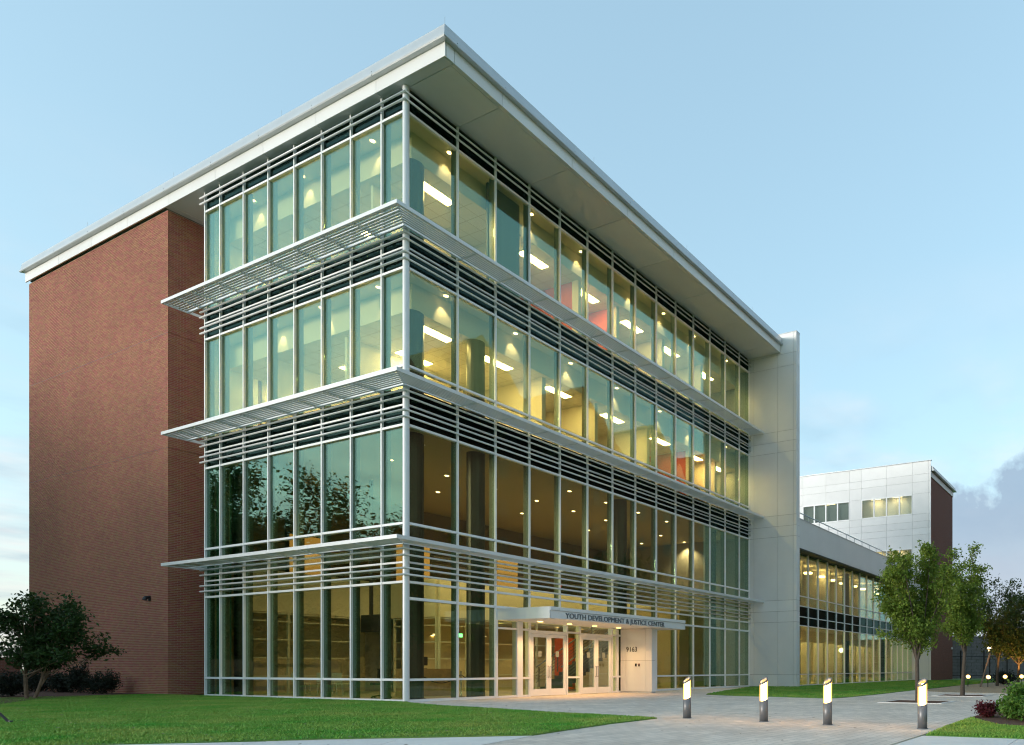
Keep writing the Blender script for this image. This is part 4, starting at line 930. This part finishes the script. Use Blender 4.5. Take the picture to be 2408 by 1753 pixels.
def tree(name, label, loc, H, th, spread, nl, leafm, lsize, nleaf, seed, barkm='bark', tr=0.06, group=None, stems=1, ang=(12, 38), sub=6, clump=0.28, low=None, squash=1.0, lean=(0, 0)):
    rg = np.random.default_rng(seed); t = empty(name, loc, label, 'tree', group)
    m_ = MB(); tips = []
    for s_ in range(stems):
        if stems > 1:
            a = 2 * math.pi * s_ / stems + 0.4; p0 = np.array([0.12 * math.cos(a), 0.12 * math.sin(a), 0.]); d0 = np.array([0.28 * math.cos(a) + lean[0] * .3, 0.28 * math.sin(a) + lean[1] * .3, 1.])
        else: p0 = np.zeros(3); d0 = np.array([0, 0, 1.])
        tk = limb(rg, p0, d0 / np.linalg.norm(d0), th, 5, 0.03)
        m_.tube(tk, [tr * 1.25] + list(np.linspace(tr, tr * 0.8, 5)), 8, cap=False)
        top = tk[-1]; nls = max(2, nl // stems)
        for k in range(nls):
            az = 2 * math.pi * (k + rg.uniform(-.3, .3)) / nls + s_; an = R(rg.uniform(*ang)) if k else R(4)
            d = np.array([math.sin(an) * math.cos(az) + lean[0] * 0.35, math.sin(an) * math.sin(az) + lean[1] * 0.35, math.cos(an) * squash]); d /= np.linalg.norm(d)
            L_ = (H - th) * rg.uniform(0.78, 1.0) * (1.0 if k == 0 else min(1.0, (spread / max(0.2, math.sin(an) * (H - th))) if math.sin(an) * (H - th) > spread else 1.0))
            st_ = tk[-1] if k % 2 == 0 else tk[-2]
            lp_ = limb(rg, st_, d, L_, 6, 0.07, 0.03)
            r0 = tr * 0.55 if stems == 1 else tr * 0.6
            m_.tube(lp_, list(np.linspace(r0, r0 * 0.18, 7)), 6, cap=False)
            for q in range(sub):
                i = 1 + int(q * 5.9 / sub); a2 = rg.uniform(0, 2 * math.pi); an2 = R(rg.uniform(35, 75))
                e = np.array([math.sin(an2) * math.cos(a2), math.sin(an2) * math.sin(a2), math.cos(an2) * 0.75 + 0.1]) + d * 0.3; e /= np.linalg.norm(e)
                L2 = spread * rg.uniform(0.35, 0.7) * (1.15 - i / 8)
                bp_ = limb(rg, lp_[i], e, L2, 4, 0.14, 0.02); m_.tube(bp_, list(np.linspace(r0 * 0.32, 0.004, 5)), 4, cap=False)
                for w_ in (1, 2, 3, 4): tips.append((bp_[w_], 0.5 + w_ * 0.25))
            tips.append((lp_[-1], 1.2)); tips.append((lp_[-2], 1.0))
    me = m_.mesh('trunk', barkm, True); add('trunk', me, t, loc)
    T = np.array([x for x, _ in tips]); w = np.array([x for _, x in tips]); w *= rg.uniform(0.35, 1.5, size=len(w)); w /= w.sum()
    ix = rg.choice(len(T), size=nleaf, p=w)
    P = T[ix] + rg.normal(size=(nleaf, 3)) * clump * np.array([1, 1, 0.75])
    if low is not None: P = P[P[:, 2] > low]
    add('crown', leaves_mesh('crown', P, lsize, leafm, seed + 1), t, loc)
    return t
tree('plaza_tree', 'leafy young tree in the nearer square tree pit on the plaza', (6.95, -14.1, 0), 4.9, 1.55, 1.55, 14, 'leaf_green', 0.095, 26000, 21, tr=0.07, group='young plaza trees', ang=(8, 36), sub=10, clump=0.105, low=1.35)
tree('plaza_tree', 'leafy young tree in the farther square tree pit on the plaza', (12.7, -14.2, 0), 5.5, 2.0, 1.25, 10, 'leaf_green', 0.10, 18000, 33, tr=0.075, group='young plaza trees', ang=(8, 34), sub=9, clump=0.12, low=1.6)
tree('staked_tree', 'staked tree in the gravel, left of the two lit from below', (28.5, -12.75, 0), 6.0, 1.9, 2.0, 9, 'leaf_mid', 0.16, 8500, 41, tr=0.08, group='staked trees in the gravel', ang=(12, 40), sub=7, clump=0.26, low=1.5)
tree('staked_tree', 'staked tree in the gravel, right of the two lit from below', (29.2, -13.85, 0), 5.6, 1.6, 2.2, 10, 'leaf_mid', 0.16, 9000, 47, tr=0.085, group='staked trees in the gravel', ang=(14, 46), sub=7, clump=0.28, low=1.3)
tree('background_tree', 'dark tree rising behind the staked trees at the right edge', (40, -16.5, 0), 7.5, 2.2, 3.2, 9, 'leaf_mid', 0.22, 3600, 53, tr=0.12, ang=(15, 50), sub=7, clump=0.4)
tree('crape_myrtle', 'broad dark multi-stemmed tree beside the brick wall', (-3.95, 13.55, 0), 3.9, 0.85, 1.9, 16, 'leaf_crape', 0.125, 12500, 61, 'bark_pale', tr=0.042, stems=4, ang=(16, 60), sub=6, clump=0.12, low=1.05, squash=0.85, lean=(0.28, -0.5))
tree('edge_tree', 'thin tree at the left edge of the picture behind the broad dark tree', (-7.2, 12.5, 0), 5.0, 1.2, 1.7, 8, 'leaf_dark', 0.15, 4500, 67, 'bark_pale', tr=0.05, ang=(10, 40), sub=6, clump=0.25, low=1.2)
for k, (x, y, h, sp) in enumerate(((-11.5, 43.0, 17.5, 5.2), (-15.5, 38.0, 15.5, 4.6), (-20.5, 37.5, 14.5, 4.6), (-23.0, 31.5, 13.0, 4.4), (-27.0, 33.0, 14.0, 4.8), (-17.5, 46.0, 14.0, 5.0), (-8.5, 50.0, 14.0, 5.0), (-24.0, 42.0, 13.0, 5.0))):
    tree('oak_tree', f'large oak beyond the lawn, mirrored in the side street glass, {ORD[k]} from the brick block', (x, y, 0), h, 3.2, sp, 9, 'leaf_oak', 0.29, 34000, 80 + k, tr=0.28, group='oaks mirrored in the glass', ang=(15, 58), sub=8, clump=0.75, low=2.0)
for k, (x, y, h, sp) in enumerate(((34, -24.5, 11, 4), (44, -26, 12, 4), (55, -27, 12, 4.5), (22, -27, 10, 4))):
    tree('street_tree', f'street tree before the gabled block, mirrored in the entrance glass, {ORD[k]} from the right', (x, y, 0), h, 2.8, sp, 9, 'leaf_oak', 0.42, 4500, 120 + k, tr=0.2, group='street trees mirrored in the glass', ang=(15, 55), sub=8, clump=0.7)
# a dense wood added behind the oaks to darken the reflections in the glass
rgw = np.random.default_rng(77); nW = 90000
tt_ = rgw.uniform(0, 1, nW); Pw = np.column_stack([-52 + 50 * tt_ + rgw.normal(size=nW) * 1.5, 34 + 34 * tt_ + rgw.normal(size=nW) * 2.5, rgw.uniform(0, 1, nW) ** 0.9 * (7.5 + 1.8 * np.sin(tt_ * 40) + 1.2 * np.sin(tt_ * 91 + 1))])
tag(add('woodland', leaves_mesh('woodland', Pw, 0.5, 'leaf_oak', 78)), 'dark belt of woodland added beyond the lawn to darken what is mirrored in the side street glass', 'woodland', kind='stuff')
def shrub(name, label, loc, rx, ry, h, mat, ls, n, seed, group=None, wisp=0.0):
    rg = np.random.default_rng(seed); t = empty(name, loc, label, 'shrub', group); m_ = MB()
    C = []
    for k in range(14):
        a = rg.uniform(0, 2 * math.pi); rr = math.sqrt(rg.uniform(0.05, 1)); e = np.array([rx * rr * math.cos(a) * .8, ry * rr * math.sin(a) * .8, h * rg.uniform(0.45, 0.95 if rr < .7 else .7)])
        if wisp and k < 5: e[2] = h * (1 + wisp * rg.uniform(0.3, 1))
        m_.tube([(0, 0, 0), tuple(e * np.array([.5, .5, .45])), tuple(e)], [0.015, 0.010, 0.004], 5, cap=False); C.append(e)
    add('stem', m_.mesh('stem', 'bark'), t, loc)
    C = np.array(C); ix = rg.integers(0, 14, size=n); tt = rg.uniform(0.35, 1, size=(n, 1)) ** 0.6
    P = C[ix] * tt + rg.normal(size=(n, 3)) * np.array([rx, ry, h * .8]) * 0.19; P = P[P[:, 2] > 0.02]
    add('foliage', leaves_mesh('foliage', P, ls, mat, seed + 5), t, loc)
for k, (x, y, r_, h) in enumerate(((-3.6, 16.2, 0.6, 0.9), (-0.95, 24.3, 0.6, 0.85), (-0.95, 22.4, 0.62, 1.05), (-0.95, 20.4, 0.5, 0.85), (-0.95, 18.6, 0.46, 1.25), (-0.95, 16.8, 0.55, 0.95))):
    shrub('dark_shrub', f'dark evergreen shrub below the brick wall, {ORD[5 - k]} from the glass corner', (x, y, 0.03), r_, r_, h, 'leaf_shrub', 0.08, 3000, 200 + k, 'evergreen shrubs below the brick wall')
shrub('maroon_shrub', 'low maroon leaved shrub at the tip of the mulch bed', (0.45, -17.42, 0.03), 0.34, 0.26, 0.30, 'leaf_maroon', 0.05, 2500, 231)
for k, (x, y, rx, h, w_) in enumerate(((0.55, -17.95, 0.42, 0.52, 0.3), (-0.05, -18.15, 0.40, 0.48, 0.0), (0.7, -18.5, 0.5, 0.55, 0.35), (-0.45, -18.62, 0.42, 0.42, 0.0))):
    shrub('green_shrub', f'bright green arching shrub in the mulch bed, {ORD[k]} from the maroon shrub', (x, y, 0.03), rx, rx, h, 'leaf_bright', 0.075, 2600, 240 + k, 'green shrubs in the mulch bed', w_)
for k, (x, y) in enumerate(((33, -12.4), (36, -12.2), (50, -9.4), (53, -9.0))): shrub('far_shrub', f'dark shrub at the foot of the block wall, {ORD[k]} from the brick end wall', (x, y, 0), 0.8, 0.8, 0.8, 'leaf_shrub', 0.12, 1200, 260 + k, 'shrubs by the block wall')
for k, x in enumerate((19.35, 20.45)):
    shrub('potted_plant', f'leafy indoor plant behind the third floor glass by the white fin, {ORD[k]} from the left', (x, 0.62, 9.66), 0.28, 0.25, 1.15, 'leaf_mid', 0.10, 900, 280 + k, 'indoor plants on the third floor')
# tree stakes and guy wires
for k, (p, q, lab) in enumerate((((-8.75, -1.12, 0.0), (-9.2, -0.2, 0.95), 'black guy stake leaning in the lawn at the left edge'), ((26.3, -12.2, 0.0), (27.0, -12.6, 1.9), 'pale wooden stake leaning beside the left staked tree'))):
    g_ = empty('guy_stake', p, lab, 'stake'); MB().tube([p, q], 0.022 if k == 0 else 0.05, 6).build('rod', 'black_plastic' if k == 0 else 'bark_pale', g_)
    MB().lathe([(0.05, 0), (0.03, 0.06)], p, 8).build('anchor', 'black_plastic', g_)

# ------------------------------------------------------------------ grass
def inpoly(P, poly):
    x, y = P[:, 0], P[:, 1]; c = np.zeros(len(P), bool); n = len(poly)
    for i in range(n):
        x1, y1 = poly[i]; x2, y2 = poly[(i + 1) % n]
        k = ((y1 > y) != (y2 > y)) & (x < (x2 - x1) * (y - y1) / ((y2 - y1) or 1e-9) + x1); c ^= k
    return c
def grass(name, label, poly, bounds, n, h, seed):
    rg = np.random.default_rng(seed); P = np.column_stack([rg.uniform(bounds[0], bounds[1], n), rg.uniform(bounds[2], bounds[3], n)])
    P = P[inpoly(P, poly)]; n = len(P); hh = h * rg.uniform(0.5, 1.2, size=n); a = rg.uniform(0, 2 * np.pi, n); w = 0.004 + 0.0007 * np.hypot(P[:, 0] + 14.4, P[:, 1] + 20.2)
    dx, dy = np.cos(a) * w, np.sin(a) * w; lx, ly = rg.normal(size=n) * hh * 0.5, rg.normal(size=n) * hh * 0.5
    z = np.full(n, 0.015)
    V = np.stack([np.column_stack([P[:, 0] - dx, P[:, 1] - dy, z]), np.column_stack([P[:, 0] + dx, P[:, 1] + dy, z]), np.column_stack([P[:, 0] + lx, P[:, 1] + ly, z + hh])], 1).reshape(-1, 3)
    o = add(name, npmesh(name, V, np.arange(3 * n).reshape(-1, 3), 'grass_blade')); tag(o, label, 'grass', kind='stuff')
grass('grass', 'short mown lawn grass before the side street glass', LAWN_W, (-10.5, 0, -12, 15), 360000, 0.032, 301)
grass('grass', 'short mown lawn grass along the low wing', LAWN_E, (8, 46, -11, -0.9), 90000, 0.045, 302)
grass('grass', 'short mown lawn grass by the lower right sidewalk', LAWN_S, (-4, 0.7, -19.5, -17), 45000, 0.04, 303)

rgl = np.random.default_rng(401); Pl = np.column_stack([rgl.uniform(-9, -0.4, 420), rgl.uniform(-17, 8, 420), np.full(420, 0.045)])
lt = leaves_mesh('leaf_litter', Pl, 0.075, 'bark_pale', 402, 0.0, 0.6); Vl = np.array([v.co[:] for v in lt.vertices]); Vl[:, 2] = 0.03 + (Vl[:, 2] - 0.045) * 0.12 + 0.012; Vl[:, 2] = np.maximum(Vl[:, 2], 0.006)
lt.vertices.foreach_set('co', Vl.astype(np.float32).ravel()); lt.update()
tag(add('leaf_litter', lt), 'scattered small dry leaves lying on the lawn and paving', 'leaves', kind='stuff')
